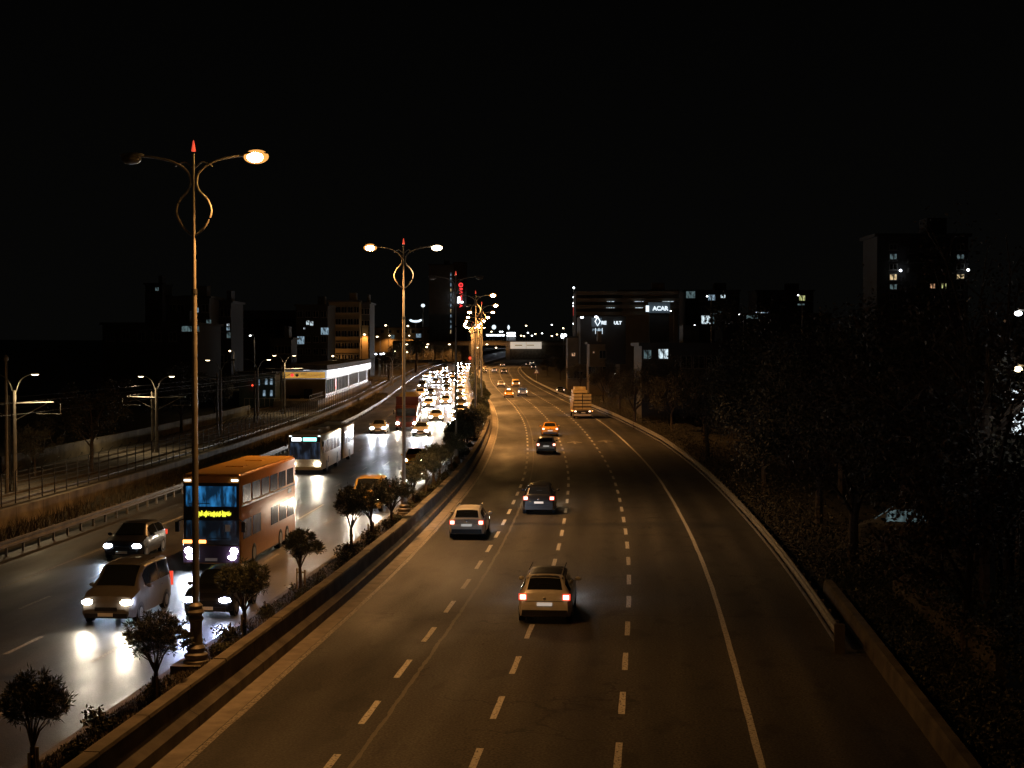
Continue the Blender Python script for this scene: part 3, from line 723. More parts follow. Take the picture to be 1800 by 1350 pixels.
tree(962, 0, 470, 2, "small tree near the warning triangle sign", .8)
tree(1300, 0, 200, 1, "tall dark tree behind the bend, under the distant lit windows", .95)
tree(1400, 0, 165, 0, "dark tree in the black belt left of the tower block", 1.0)
tree(160, 0, 101, 0, "tree lit yellow by the tram lamp at the left", .70, "trees beside the tram tracks")
tree(60, 0, 97, 0, "small pale-leaved tree low behind the tram wall at the left edge", .42, "trees beside the tram tracks")
tree(318, 0, 150, 1, "tree beside the nearest street lamp pole, behind the second tram mast", .62, "trees beside the tram tracks")
tree(378, 0, 185, 0, "dark tree behind the third tram mast", .6, "trees beside the tram tracks")
tree(430, 0, 230, 0, "dark tree behind the ticket hall", .6, "trees beside the tram tracks")
tree(540, 0, 300, 1, "dark tree rising behind the tram stop roof", .7, "trees beside the tram tracks")
tree(683, 0, 380, 1, "dark round tree past the far end of the tram stop", .9, "trees beside the tram tracks")
tree(1390, 0, 110, 1, "tall dark tree in the thick belt behind the bend, right of the house", 1.2)
tree(1480, 0, 95, 0, "tall dark tree in the thick belt, under the left corner of the tower", 1.3)
tree(1590, 0, 84, 1, "tall dark tree in the thick belt, under the middle of the tower", 1.15)
tree(1690, 0, 78, 0, "tall dark tree in the thick belt, under the right corner of the tower", 1.3)
tree(1116, 0, 178, 1, "dark tree at the left corner of the two-window house", .8)
tree(1700, 0, 47, 2, "dense dark tree over the ivy at the lower right", .9)
tree(1240, 0, 150, 1, "dark tree hiding the right half of the two-window house", .85)
tree(1765, 0, 60, 4, "tallest thin bare tree near the right edge", 1.0)
tree(1722, 0, 68, 5, "tall thin bare tree left of the tallest one at the right edge", .95)
tree(1640, 0, 74, 4, "tall bare tree in front of the tower's right side", .82)
tree(1775, 0, 54.5, 0, "leafy tree screening the added glowing panel at the right edge", .95)
tree(1800, 0, 66, 5, "bare tree cut by the right edge of the picture", .9)
def palm():
    p = atY(731, 600, 470); t = thing("palm_tree", "palm tree silhouetted before the white arched sign", "palm", (p.x, 470, g(470) + 1), 0)
    ob("trunk", MB().tube([(0, 0, 0), (.2, 0, 6), (.1, 0, 9.5)], [.4, .3, .3], 8).mesh("trunk", "bark", True), t)
    fm = MB()
    for i in range(22):
        a = 2 * PI * i / 22 + R.uniform(-.1, .1); up = R.uniform(-.3, 1.2)
        pts = [Vector((.1 + math.cos(a) * q, math.sin(a) * q, 9.5 + up * q * 1.1 - .34 * q * q)) for q in (0, .8, 1.6, 2.4, 3.0)]
        for u, v in zip(pts, pts[1:]):
            d = Vector((-math.sin(a), math.cos(a), 0)) * .35; fm.quad(u - d + Vector((0, 0, -.25)), u, v, v - d + Vector((0, 0, -.25))); fm.quad(u, u + d + Vector((0, 0, -.25)), v + d + Vector((0, 0, -.25)), v)
    ob("frond_crown", fm.mesh("fronds", "leaf_bush"), t)
palm()

# ------------------------------------------------------------------ vehicles: local +Y is forward
PROF = {  # (y / length, height of the top surface); then cowl, roof front, roof rear, rear screen foot as y / length
    "sedan": dict(L=4.5, W=1.76, H=1.45, belt=.92, top=[(-.5, .60), (-.492, .88), (-.47, .96), (-.36, 1.0), (-.30, 1.03), (-.15, 1.40), (-.02, 1.45), (.08, 1.42), (.255, 1.0), (.43, .84), (.485, .70), (.5, .52)], ws=(.075, .25), rw=(-.298, -.155)),
    "hatch": dict(L=4.15, W=1.76, H=1.5, belt=.95, top=[(-.5, .62), (-.492, .92), (-.475, 1.02), (-.39, 1.38), (-.33, 1.45), (-.1, 1.5), (.06, 1.46), (.25, 1.02), (.43, .86), (.485, .70), (.5, .52)], ws=(.055, .245), rw=(-.47, -.385)),
    "suv": dict(L=4.5, W=1.84, H=1.68, belt=1.06, top=[(-.5, .68), (-.493, 1.02), (-.48, 1.12), (-.42, 1.52), (-.36, 1.63), (-.1, 1.68), (.06, 1.63), (.22, 1.15), (.43, 1.0), (.485, .82), (.5, .58)], ws=(.055, .215), rw=(-.478, -.415)),
    "van": dict(L=4.7, W=1.86, H=1.86, belt=1.08, top=[(-.5, .75), (-.496, 1.1), (-.485, 1.68), (-.44, 1.83), (-.1, 1.88), (.10, 1.84), (.31, 1.16), (.45, .96), (.488, .80), (.5, .55)], ws=(.105, .30), rw=(-.489, -.484)),
}
def interp(tab, t):
    for (a, b), (c, d) in zip(tab, tab[1:]):
        if t <= c: return b + (d - b) * max(0, (t - a)) / (c - a)
    return tab[-1][1]
def section(pr, t):
    top = interp(pr["top"], t); W = pr["W"] / 2; e = max(0, (abs(t) - .36) / .14); w_ = W * (1 - .13 * min(1, e) ** 2)
    bl = min(pr["belt"], top - .05); zb = .20 + .10 * min(1, e) ** 3
    k = min(1, max(0, (top - pr["belt"]) / .45)); wt = w_ * (.93 - .21 * k if pr is not PROF["van"] else .93 - .13 * k)
    r = .05 + .03 * k; zm = zb + (bl - zb) * .55
    return [(w_ * .8, zb), (w_ * .96, zb + .03), (w_, min(zb + .2, zm)), (w_ * 1.005, zm), (w_ * .975, bl), (wt, max(bl, top - r)), (wt * .86, top - .004), (wt * .45, top + .018 * k + .004), (0, top + .022 * k + .006)]
def surf(pr, t, k):
    s = section(pr, t); sg = 1
    if k > 8: k = 16 - k; sg = -1
    i = min(7, int(k)); f = k - i
    return Vector((sg * (s[i][0] * (1 - f) + s[i + 1][0] * f), t * pr["L"], s[i][1] * (1 - f) + s[i + 1][1] * f))
def panel(pr, t0, t1, k0, k1, nt, nk, off, name, m, inset=0):
    rows = []
    for i in range(nt + 1):
        t = t0 + (t1 - t0) * i / nt; row = []
        for j in range(nk + 1):
            k = k0 + (k1 - k0) * j / nk; p = surf(pr, t, k); e = 1e-3
            n = (surf(pr, t + e, k) - surf(pr, t - e, k)).cross(surf(pr, t, min(15.99, k + e)) - surf(pr, t, max(.01, k - e)))
            n = n.normalized() if n.length > 0 else Vector((0, 0, 1))
            if n.z < -.2 or n.x * p.x < -.02: n = -n
            row.append(p + n * off)
        rows.append(row)
    return MB().grid(rows).mesh(name, m, True)
CARS = {}
def car_meshes(kind):
    if kind in CARS: return CARS[kind]
    pr = PROF[kind]; L, W = pr["L"], pr["W"]; M = {}
    ts = sorted(set([round(a, 4) for a, _ in pr["top"]] + [-.5 + i / 40 for i in range(41)]))
    rows = []
    for t in ts:
        s = section(pr, t); rows.append([Vector((x, t * L, z)) for x, z in s] + [Vector((-x, t * L, z)) for x, z in s[::-1][1:]])
    mb = MB().grid(rows); n = len(rows[0]); mb.f.append(tuple(range(n))); mb.f.append(tuple(range(len(mb.v) - n, len(mb.v)))[::-1])
    for a, b in zip(range(len(rows) - 1), range(1, len(rows))): mb.f.append((a * n, b * n, b * n + n - 1, a * n + n - 1))
    M["body"] = mb.mesh("body", "paint_silver", True)
    M["windscreen"] = panel(pr, pr["ws"][0] + .006, pr["ws"][1] - .006, 6.08, 9.92, 6, 8, .012, "windscreen", "glass_dark")
    if kind == "van": M["rear_window"] = MB().box(0, -.4935 * L, 1.38, W * .70, .02, .46).mesh("rear_window", "glass_dark")
    else: M["rear_window"] = panel(pr, pr["rw"][0] + .006, pr["rw"][1] - .004, 6.12, 9.88, 6, 8, .012, "rear_window", "glass_dark")
    a, b = pr["rw"][1] - .02, pr["ws"][0] + .07; mid = (a + b) / 2 + .01
    if kind == "van": a = -.43
    for s, k0, k1 in (("r", 4.12, 4.95), ("l", 11.05, 11.88)):
        M["sw1" + s] = panel(pr, a, mid - .012, k0, k1, 6, 3, .010, "side_window", "glass_dark")
        M["sw2" + s] = panel(pr, mid + .012, b, k0, k1, 6, 3, .010, "side_window", "glass_dark")
        sg = 1 if s == "r" else -1
        M["mirror" + s] = MB().ell((sg * (W / 2 + .10), .17 * L, pr["belt"] + .08), (.11, .06, .075), 8, 6).mesh("mirror", "paint_silver", True)
        zt = interp(pr["top"], -.46) if kind == "sedan" else pr["belt"]
        M["tail" + s] = MB().box(sg * W * .402, -.492 * L, zt - .12, W * .105, .08, .15 if kind != "van" else .34).mesh("tail_light", "tail_bright")
        M["lens" + s] = MB().box(sg * W * .408, -.488 * L, zt - .12, W * .15, .08, .22 if kind != "van" else .5).mesh("red_lens", "tail_red")
        M["head" + s] = MB().ell((sg * W * .36, .472 * L, interp(pr["top"], .47) - .10), (.22, .14, .10), 12, 8).mesh("headlight", "head_white", True)
    M["rear_bumper"] = MB().box(0, -.497 * L, .40, W * .86, .12, .2, taper=.97).mesh("rear_bumper", "plastic_black")
    M["front_bumper"] = MB().box(0, .490 * L, .34, W * .80, .14, .16).mesh("front_bumper", "plastic_black")
    M["grille"] = MB().box(0, .497 * L, .56, W * .42, .03, .14).mesh("grille", "plastic_black")
    M["plate"] = MB().box(0, -.503 * L, .66 if kind == "sedan" else .70, .52, .02, .115).mesh("number_plate", "plate_white")
    M["fplate"] = MB().box(0, .513 * L, .38, .52, .02, .115).mesh("number_plate", "plate_white")
    M["tyre"] = MB().tube([(-.11, 0, 0), (-.09, 0, 0), (.09, 0, 0), (.11, 0, 0)], [.27, .315, .315, .27], 18).mesh("tyre", "rubber", True)
    M["rim"] = MB().tube([(-.115, 0, 0), (.115, 0, 0)], [.19, .19], 14).mesh("rim", "rim_alloy", True)
    M["arch"] = MB().tube([(-.02, 0, 0), (.02, 0, 0)], [.365, .365], 18).mesh("wheel_arch", "plastic_black")
    for s, k0, k1 in (("r", 2.1, 4.05), ("l", 11.95, 13.9)):
        M["door1" + s] = panel(pr, mid - .002, mid + .002, k0, k1, 1, 6, .004, "door_seam", "plastic_black"); M["door2" + s] = panel(pr, b + .012, b + .016, k0, k1, 1, 6, .004, "door_seam", "plastic_black")
        M["handle" + s] = panel(pr, mid - .055, mid - .02, k0 + 1.55 if s == "r" else k0 + .3, k0 + 1.65 if s == "r" else k0 + .4, 2, 1, .018, "door_handle", "chrome")
        M["sill" + s] = panel(pr, -.22, .22, 1.1 if s == "r" else 14.2, 1.8 if s == "r" else 14.9, 4, 2, .006, "sill", "plastic_black")
    M["wiper"] = MB().tube([(.1, pr["rw"][0] * L - .03, pr["belt"] + .10), (-.32, pr["rw"][0] * L + .0, pr["belt"] + .13)], .011, 5).mesh("wiper", "plastic_black")
    M["badge"] = MB().ell((0, -.4975 * L, .88), (.05, .012, .05)).mesh("badge", "chrome", True)
    M["stop"] = MB().box(0, (pr["rw"][1] - .03) * L, interp(pr["top"], pr["rw"][1] - .03) + .02, .3, .03, .025).mesh("high_stop_lamp", "plastic_black")
    M["roof"] = panel(pr, pr["rw"][1] + .004, pr["ws"][0], 5.35, 10.65, 8, 10, .006, "roof_panel", "plastic_black")
    M["seam"] = MB().box(0, -.499 * L, .80, W * .72, .012, .012).mesh("boot_seam", "plastic_black")
    M["rail"] = MB().box(0, -.02 * L, 0, .03, .40 * L, .03).mesh("roof_rail", "chrome")
    CARS[kind] = M; return M
def car(kind, colour, label, pos, hd, beam=0, tail="tail_bright", lens="head_white", group=None, near=True, plate="plate_white", cat="car", rails=False, sign=False, spread=1.25, lit_front=True, black_roof=False):
    M = car_meshes(kind); pr = PROF[kind]; L, W = pr["L"], pr["W"]; pt = "paint_" + colour
    t = thing({"sedan": "car", "hatch": "car", "suv": "car", "van": "minivan"}[kind], label, cat, pos, hd, group)
    ob("body", M["body"], t, m=pt); ob("windscreen", M["windscreen"], t); ob("rear_window", M["rear_window"], t)
    for s in "lr":
        if near:
            ob("side_window", M["sw1" + s], t); ob("side_window", M["sw2" + s], t); ob("mirror", M["mirror" + s], t, m=pt)
        tl = ob("tail_light", M["tail" + s], t, m=tail)
        if near: ob("red_lens", M["lens" + s], tl)
        ob("headlight", M["head" + s], t, m=lens if lit_front else "lens_off")
        sg = 1 if s == "r" else -1
        for yy in (-.30, .31):
            wh = ob("wheel", M["tyre"], t, (sg * (W / 2 - .10), yy * L, .315))
            if near: ob("rim", M["rim"], wh); ob("wheel_arch", M["arch"], t, (sg * (W / 2 - .012), yy * L, .33))
        if rails: ob("roof_rail", M["rail"], t, (sg * W * .33, 0, pr["H"] + .02))
        if beam: lamp_light(t, (sg * W * .36, .51 * L, .66), beam, {"head_white": (.64, .78, 1), "head_far": (.84, .90, 1), "head_far_warm": (1, .86, .66), "head_warm": (1, .86, .66), "head_blue": (.50, .58, 1)}[lens], spread, (PI / 2 - .065, 0, 0), .09, 1.0)
    ob("rear_bumper", M["rear_bumper"], t); ob("front_bumper", M["front_bumper"], t); ob("number_plate", M["plate"], t, m=plate); ob("number_plate", M["fplate"], t)
    if black_roof: ob("roof_panel", M["roof"], t)
    if near:
        ob("boot_seam", M["seam"], t); ob("badge", M["badge"], t); ob("high_stop_lamp", M["stop"], t)
        for s in "lr":
            ob("door_seam", M["door1" + s], t); ob("door_seam", M["door2" + s], t); ob("door_handle", M["handle" + s], t); ob("sill", M["sill" + s], t)
    if near: ob("grille", M["grille"], t)
    if sign: ob("roof_sign", MB().box(0, 0, pr["H"] + .09, .55, .16, .13).mesh("roof_sign", "city_warm"), t)
    return t
def away(kind, colour, label, px, py, **k):
    p = at(px, py); L = PROF[kind]["L"]; h = head(p.y + 2); p += Vector((-math.sin(h), math.cos(h), 0)) * L / 2
    p.z = g(p.y); return car(kind, colour, label, p, h, lit_front=k.pop("lit_front", True), **k)
def towards(kind, colour, label, px, py, **k):
    p = at(px, py); L = PROF[kind]["L"]; h = head(p.y + 2); p += Vector((-math.sin(h), math.cos(h), 0)) * L / 2
    p.z = g(p.y); return car(kind, colour, label, p, h + PI, tail="tail_red", **k)
LR = 450
away("suv", "champagne", "beige car with lit tail lamps, nearest on the outbound road", 957, 1098, beam=LR, plate="plate_lit", rails=True, tail="tail_bright", black_roof=True)
away("hatch", "champagne", "pale hatchback beside the median wall with its tail lamps glowing", 820, 948, beam=LR, plate="plate_lit", rails=True)
away("suv", "black", "dark estate car with bright rear lamp clusters in the second lane", 947, 905, beam=LR, lens="head_warm", plate="plate_lit")
away("hatch", "silver", "silver hatchback following the yellow taxi", 960, 798, beam=LR, plate="plate_lit")
away("sedan", "taxi", "yellow taxi ahead of the silver hatchback", 967, 768, beam=LR, plate="plate_lit", cat="taxi")
away("sedan", "taxi", "distant taxi with a lit roof sign, left of the grey van", 895, 699, beam=300, sign=True, near=False, cat="taxi")
away("van", "grey", "distant grey van right of the taxi with roof sign", 919, 697, beam=300, near=False, cat="van")
away("hatch", "silver", "distant silver car left of the yellow box van", 881, 681, near=False, beam=200)
away("van", "van_yellow", "distant yellowish box van in the outer lane", 907, 681, near=False, beam=200, cat="van")
away("hatch", "car_white", "small white car far off between two dark ones", 869, 655, near=False)
away("sedan", "charcoal", "small dark car far off, right of the small white one", 886, 657, near=False)
away("sedan", "charcoal", "farthest dark car on the outbound road", 883, 645, near=False)
away("sedan", "black", "small dark car half hidden by the far lamp posts", 851, 656, near=False)
for i, (px, py, c, lab) in enumerate(((928, 644, "black", "car waiting on the side road, left of three"), (935, 641, "silver", "car waiting on the side road, middle of three"), (938, 649, "navy", "car waiting on the side road, nearest of three"))):
    away("sedan", c, lab, px, py, near=False, group="cars on the side road")
p = at(984, 692, .0); car("sedan", "charcoal", "dark car half hidden by bushes behind the outer rail", p, head(p.y), near=False)

HB = 620
towards("van", "van_grey", "pale grey minivan with bright headlights, nearest oncoming vehicle", 186, 1100, beam=HB * .6, lens="head_warm", cat="minivan", rails=True)
towards("hatch", "black", "black hatchback with bluish headlights behind the street lamp pole", 362, 1088, beam=HB * .8, lens="head_blue")
towards("hatch", "black", "dark hatchback beside the guard rail, left of the double-decker", 214, 986, beam=HB * .8, lens="head_white")
towards("van", "van_yellow", "yellow minibus half hidden by the median trees", 640, 902, beam=HB * .6, lens="head_warm", cat="minibus")
towards("sedan", "taxi", "yellow taxi coming up behind the second street lamp", 726, 824, beam=HB * .7, lens="head_warm", cat="taxi")
towards("sedan", "beige_panel", "beige car in the outer oncoming lane, left of the red truck", 664, 763, beam=HB * 2.5, lens="head_far")
towards("sedan", "silver", "silver car in front of the red truck", 739, 768, beam=HB * 2.5, lens="head_far")
JAM = [(766, 742, "hatch", "cream"), (806, 746, "sedan", "silver"), (808, 731, "sedan", "navy"), (810, 719, "hatch", "charcoal"), (810, 706, "hatch", "navy"), (809, 692, "sedan", "grey"),
       (753, 718, "sedan", "silver"), (783, 712, "hatch", "car_white"), (757, 697, "hatch", "navy"), (738, 700, "van", "car_white"), (742, 684, "van", "charcoal"), (785, 688, "sedan", "black"),
       (766, 676, "sedan", "grey"), (784, 676, "suv", "black"), (809, 675, "hatch", "silver"), (761, 667, "sedan", "silver"), (782, 663, "hatch", "grey"), (750, 665, "hatch", "car_white"), (796, 660, "sedan", "navy"),
       (782, 650, "sedan", "grey"), (810, 656, "suv", "charcoal"), (809, 648, "sedan", "silver"), (808, 642, "hatch", "black"), (822, 643, "sedan", "grey"), (797, 667, "hatch", "car_white"), (772, 657, "sedan", "car_white"), (760, 658, "hatch", "grey"), (818, 650, "van", "car_white"), (795, 672, "sedan", "navy"), (812, 667, "sedan", "silver")]
CN = {"cream": "cream", "silver": "silver", "navy": "dark blue", "charcoal": "charcoal", "grey": "grey", "car_white": "white", "black": "black"}
lanes = {}
for px, py, kind, c in sorted(JAM, key=lambda j: -j[1]):
    p = at(px, py); ln = min(4, max(1, round((-(p.x - X0(p.y)) - 8.0) / 3.05) + 1)); lanes[ln] = lanes.get(ln, 0) + 1
    where = {1: "lane beside the median", 2: "second lane from the median", 3: "third lane from the median", 4: "lane beside the guard rail"}[ln]
    towards(kind, c, f"{CN[c]} {'van' if kind == 'van' else 'car'} with headlights on in the jam, {where}, {ordinal(lanes[ln])} back", px, py, beam=3600 if py > 690 else 2500,
            lens=R.choice(("head_far", "head_far", "head_far_warm")), near=py > 700, group="cars in the oncoming jam", cat="van" if kind == "van" else "car", spread=1.1)

def rounded_box(name, m, W, L, z0, z1, r=.12, y0=None):
    """a vehicle shell with rounded vertical and roof edges"""
    rows = []; n = 4
    def ring(w_, l_, z, rr):
        pts = []
        for cx, cy, a0 in ((w_ / 2 - rr, l_ / 2 - rr, 0), (-w_ / 2 + rr, l_ / 2 - rr, PI / 2), (-w_ / 2 + rr, -l_ / 2 + rr, PI), (w_ / 2 - rr, -l_ / 2 + rr, 1.5 * PI)):
            for k in range(n + 1): a = a0 + PI / 2 * k / n; pts.append(Vector((cx + rr * math.cos(a), cy + rr * math.sin(a), z)))
        return pts + [pts[0]]
    rows = [ring(W, L, z0, r)] + [ring(W, L, z1 - r, r)] + [ring(W - 2 * r * (1 - math.cos(a)), L - 2 * r * (1 - math.cos(a)), z1 - r + r * math.sin(a), r) for a in (PI / 6, PI / 3, PI / 2)]
    mb = MB().grid(rows); k = len(rows[0]); b = len(mb.v) - k
    mb.f.append(tuple(range(b, b + k - 1))); mb.f.append(tuple(range(k - 1))[::-1])
    return mb.mesh(name, m, True)
def wheels(t, W, ys, r=.48):
    me = MB().tube([(-.15, 0, 0), (-.12, 0, 0), (.12, 0, 0), (.15, 0, 0)], [r * .88, r, r, r * .88], 20).mesh("tyre", "rubber", True); rm = MB().tube([(-.155, 0, 0), (.155, 0, 0)], [r * .55, r * .55], 14).mesh("rim", "galvanised", True)
    for y in ys:
        for s in (-1, 1): wh = ob("wheel", me, t, (s * (W / 2 - .145), y, r)); ob("rim", rm, wh)
def B(name, m, t, cx, cy, cz, dx, dy, dz, taper=1.0): return ob(name, MB().box(0, 0, 0, dx, dy, dz, taper=taper).mesh(name, m), t, (cx, cy, cz))

def double_decker():
    p = at(372, 1004); h = head(p.y); L, W, H = 11.0, 2.5, 4.1
    p += Vector((-math.sin(h), math.cos(h), 0)) * L / 2
    t = thing("double_decker_bus", "orange double-decker bus with black front and yellow destination display", "bus", p, h + PI)
    ob("body", rounded_box("body", "paint_bus_orange", W, L, .32, H, .14), t)
    yf = L / 2
    B("front_panel", "plastic_black", t, 0, yf - .03, 2.42, W - .12, .12, 2.66)
    B("front_skirt", "paint_bus_plum", t, 0, yf - .02, .72, W - .06, .12, .72)
    up = B("upper_windscreen", "bus_upper_glass", t, 0, yf + .035, 3.18, W - .34, .03, .86); B("wiper", "plastic_black", up, .5, .03, -.3, .9, .02, .03)
    ds = B("destination_display", "plastic_black", t, 0, yf + .045, 2.44, 1.9, .03, .36)
    mb = MB(); R.seed(4); x = -.85
    while x < .78:
        hh = R.choice((.10, .16, .20, .22, .26)) if R.random() > .06 else .04; mb.box(x, .02, R.uniform(-.03, .03), .022, .012, hh); x += .036
    ob("led_text", mb.mesh("led_text", "led_yellow"), ds)
    lw = B("lower_windscreen", "bus_lower_glass", t, 0, yf + .035, 1.74, W - .34, .03, .84); B("wiper", "plastic_black", lw, -.3, .03, -.34, 1.0, .02, .03); B("route_card", "plate_white", lw, -.72, .03, .1, .22, .01, .3)
    for x in (1.02, .42): B("amber_lamp", "amber", t, x, yf + .06, 1.26, .38, .05, .13)
    for s in (-1, 1):
        B("roof_marker_lamp", "display_white", t, s * 1.02, yf + .03, 3.86, .28, .06, .07)
        hl = ob("headlight", MB().ell((s * .98, yf + .03, .86), (.17, .09, .15), 12, 8).ell((s * .90, yf + .05, .60), (.18, .08, .10), 12, 8).mesh("headlight", "head_blue" if s < 0 else "head_white", True), t)
        lamp_light(t, (s * .98, yf + .15, .8), HB * 1.1, (.75, .84, 1), 1.25, (PI / 2 - .07, 0, 0), .12, 1.0)
        B("mirror", "plastic_black", t, s * 1.42, yf + .15, 1.9, .16, .16, .42); ob("mirror_arm", MB().tube([(s * 1.2, yf, 2.2), (s * 1.42, yf + .15, 2.12)], .025, 6).mesh("mirror_arm", "plastic_black"), t)
        wm = MB().box(0, 0, 0, .03, 1.42, .74).mesh("side_window", "bus_side_glass"); lm = MB().box(0, 0, 0, .03, 1.42, .82).mesh("side_window", "bus_side_glass")
        for i in range(6): ob("side_window", wm, t, (s * (W / 2 + .004), yf - 1.1 - i * 1.72, 3.24))
        for i in range(6):
            if i != 2: ob("side_window", lm, t, (s * (W / 2 + .004), yf - 1.2 - i * 1.72, 1.72))
        B("door", "bus_side_glass", t, s * (W / 2 + .003), yf - 4.64, 1.35, .03, 1.25, 1.9) if s > 0 else B("panel_vent", "plastic_black", t, s * (W / 2 + .003), yf - 9.6, 2.55, .03, .8, .22)
        B("waist_band", "paint_bus_plum", t, s * (W / 2 + .002), 0, 2.74, .02, L - .4, .07); B("skirt", "plastic_black", t, s * (W / 2 - .03), 0, .36, .05, L - .5, .22)
    B("roof_panel", "paint_bus_roof", t, 0, 0, H + .012, W - .2, L - .2, .03); B("roof_hatch", "paint_bus_roof", t, 0, 1.2, H + .03, .8, .8, .07); B("roof_hatch", "paint_bus_roof", t, 0, -2.4, H + .03, .8, .8, .07)  # separate roof panel, its paint brightened for the street lamp's golden light
    B("number_plate", "plate_white", t, 0, yf + .06, .5, .52, .02, .12)
    for s in (-1, 1): B("tail_light", "tail_red", t, s * 1.0, -yf - .01, 1.0, .18, .05, .4)
    wheels(t, W, (yf - 2.4, -yf + 3.4, -yf + 2.0))
double_decker()
def city_bus():
    p = at(536, 834); h = head(p.y); W, H = 2.5, 3.0; L = 18.0
    p += Vector((-math.sin(h), math.cos(h), 0)) * L / 2
    t = thing("articulated_bus", "cream articulated city bus with white and teal route displays", "bus", p, h + PI)
    yf = L / 2
    ob("front_body", rounded_box("front_body", "paint_bus_cream", W, 10.2, .34, H, .16), t, (0, yf - 5.1, 0)); ob("rear_body", rounded_box("rear_body", "paint_bus_cream", W, 6.6, .34, H, .16), t, (0, -yf + 3.3, 0))
    mb = MB()
    for i in range(7): mb.box(0, -1.2 - 0 + (yf - 10.2 + 1.2) - .6 + (i - 3) * .16, 1.62, W - .14 - .1 * (i % 2), .13, 2.5)
    ob("bellows", mb.mesh("bellows", "plastic_black"), t)
    B("windscreen", "bus_front_glass", t, 0, yf + .012, 1.75, W - .22, .04, 1.25); B("header", "plastic_black", t, 0, yf + .014, 2.62, W - .2, .05, .44)
    B("route_number", "display_white", t, .62, yf + .05, 2.62, .72, .04, .26); B("route_name", "display_teal", t, -.38, yf + .05, 2.62, 1.0, .04, .26)
    for s in (-1, 1):
        B("roof_marker_lamp", "display_white", t, s * 1.08, yf + .02, 2.86, .16, .06, .06)
        ob("headlight", MB().ell((s * .95, yf + .0, .78), (.22, .09, .17), 12, 8).mesh("headlight", "head_warm", True), t)
        lamp_light(t, (s * .95, yf + .12, .78), HB * 1.5, (1, .86, .66), 1.25, (PI / 2 - .06, 0, 0), .12, 1.0)
        wm = MB().box(0, 0, 0, .03, 1.45, .92).mesh("side_window", "bus_side_glass")
        for i in range(5): ob("side_window", wm, t, (s * (W / 2 + .004), yf - 1.6 - i * 1.75, 1.98))
        for i in range(3): ob("side_window", wm, t, (s * (W / 2 + .004), -yf + 1.3 + i * 1.75, 1.98))
        if s > 0:
            for q in (yf - 1.55, yf - 6.8, -yf + 4.0): B("door", "glass_dark", t, s * (W / 2 + .006), q, 1.45, .04, 1.2, 2.05)
        for q in (yf - 3.4, yf - 8.2): B("panel_seam", "plastic_black", t, s * (W / 2 + .003), q, .9, .015, .3, .5)
        B("mirror", "plastic_black", t, s * 1.4, yf + .2, 2.3, .14, .12, .4)
        B("tail_light", "tail_red", t, s * 1.0, -yf - .01, 1.0, .18, .05, .3)
    B("bumper", "paint_cream", t, 0, yf + .03, .45, W - .1, .12, .24)
    for q in (yf - 3, yf - 7, -yf + 3): B("roof_unit", "paint_bus_cream", t, 0, q, H + .1, 1.5, 1.8, .22, .9)
    wheels(t, W, (yf - 2.6, yf - 8.2, -yf + 2.6))
city_bus()
def red_truck():
    p = at(714, 757); h = head(p.y); t = thing("tipper_truck", "red tipper truck with tall body in the oncoming traffic", "truck", p + Vector((-math.sin(h), math.cos(h), 0)) * 4, h + PI)
    ob("cab", rounded_box("cab", "paint_truck_red", 2.45, 2.0, .6, 2.85, .16), t, (0, 3.0, 0)); B("windscreen", "glass_dark", t, 0, 4.01, 2.1, 2.15, .05, .85); B("bumper", "paint_truck_red", t, 0, 4.02, .62, 2.4, .22, .42); B("grille", "plastic_black", t, 0, 4.02, 1.25, 1.6, .05, .5)
    ob("tipper_body", MB().box(0, -1.2, 2.55, 2.5, 6.2, 2.2, taper=1.02).mesh("tipper_body", "paint_truck_red"), t); B("rim_rail", "paint_maroon", t, 0, -1.2, 3.72, 2.62, 6.3, .14)
    ob("load", MB().box(0, -1.2, 3.95, 2.3, 5.9, .5, taper=.7).mesh("load", "tarp"), t)
    for i in range(5):
        for s in (-1, 1): B("side_rib", "paint_maroon", t, s * 1.28, -3.6 + i * 1.25, 2.55, .08, .14, 2.1)
    B("chassis", "dark_metal", t, 0, -.6, .95, 1.0, 7.4, .4)
    for s in (-1, 1):
        ob("headlight", MB().ell((s * .95, 4.12, .84), (.18, .09, .14), 12, 8).mesh("headlight", "head_warm", True), t); lamp_light(t, (s * .95, 4.25, .84), HB, (1, .86, .66), 1.2, (PI / 2 - .06, 0, 0), .1, 1.0)
        B("mirror", "plastic_black", t, s * 1.4, 3.9, 2.1, .14, .12, .5)
    wheels(t, 2.45, (2.9, -2.2, -3.5), .5)
red_truck()
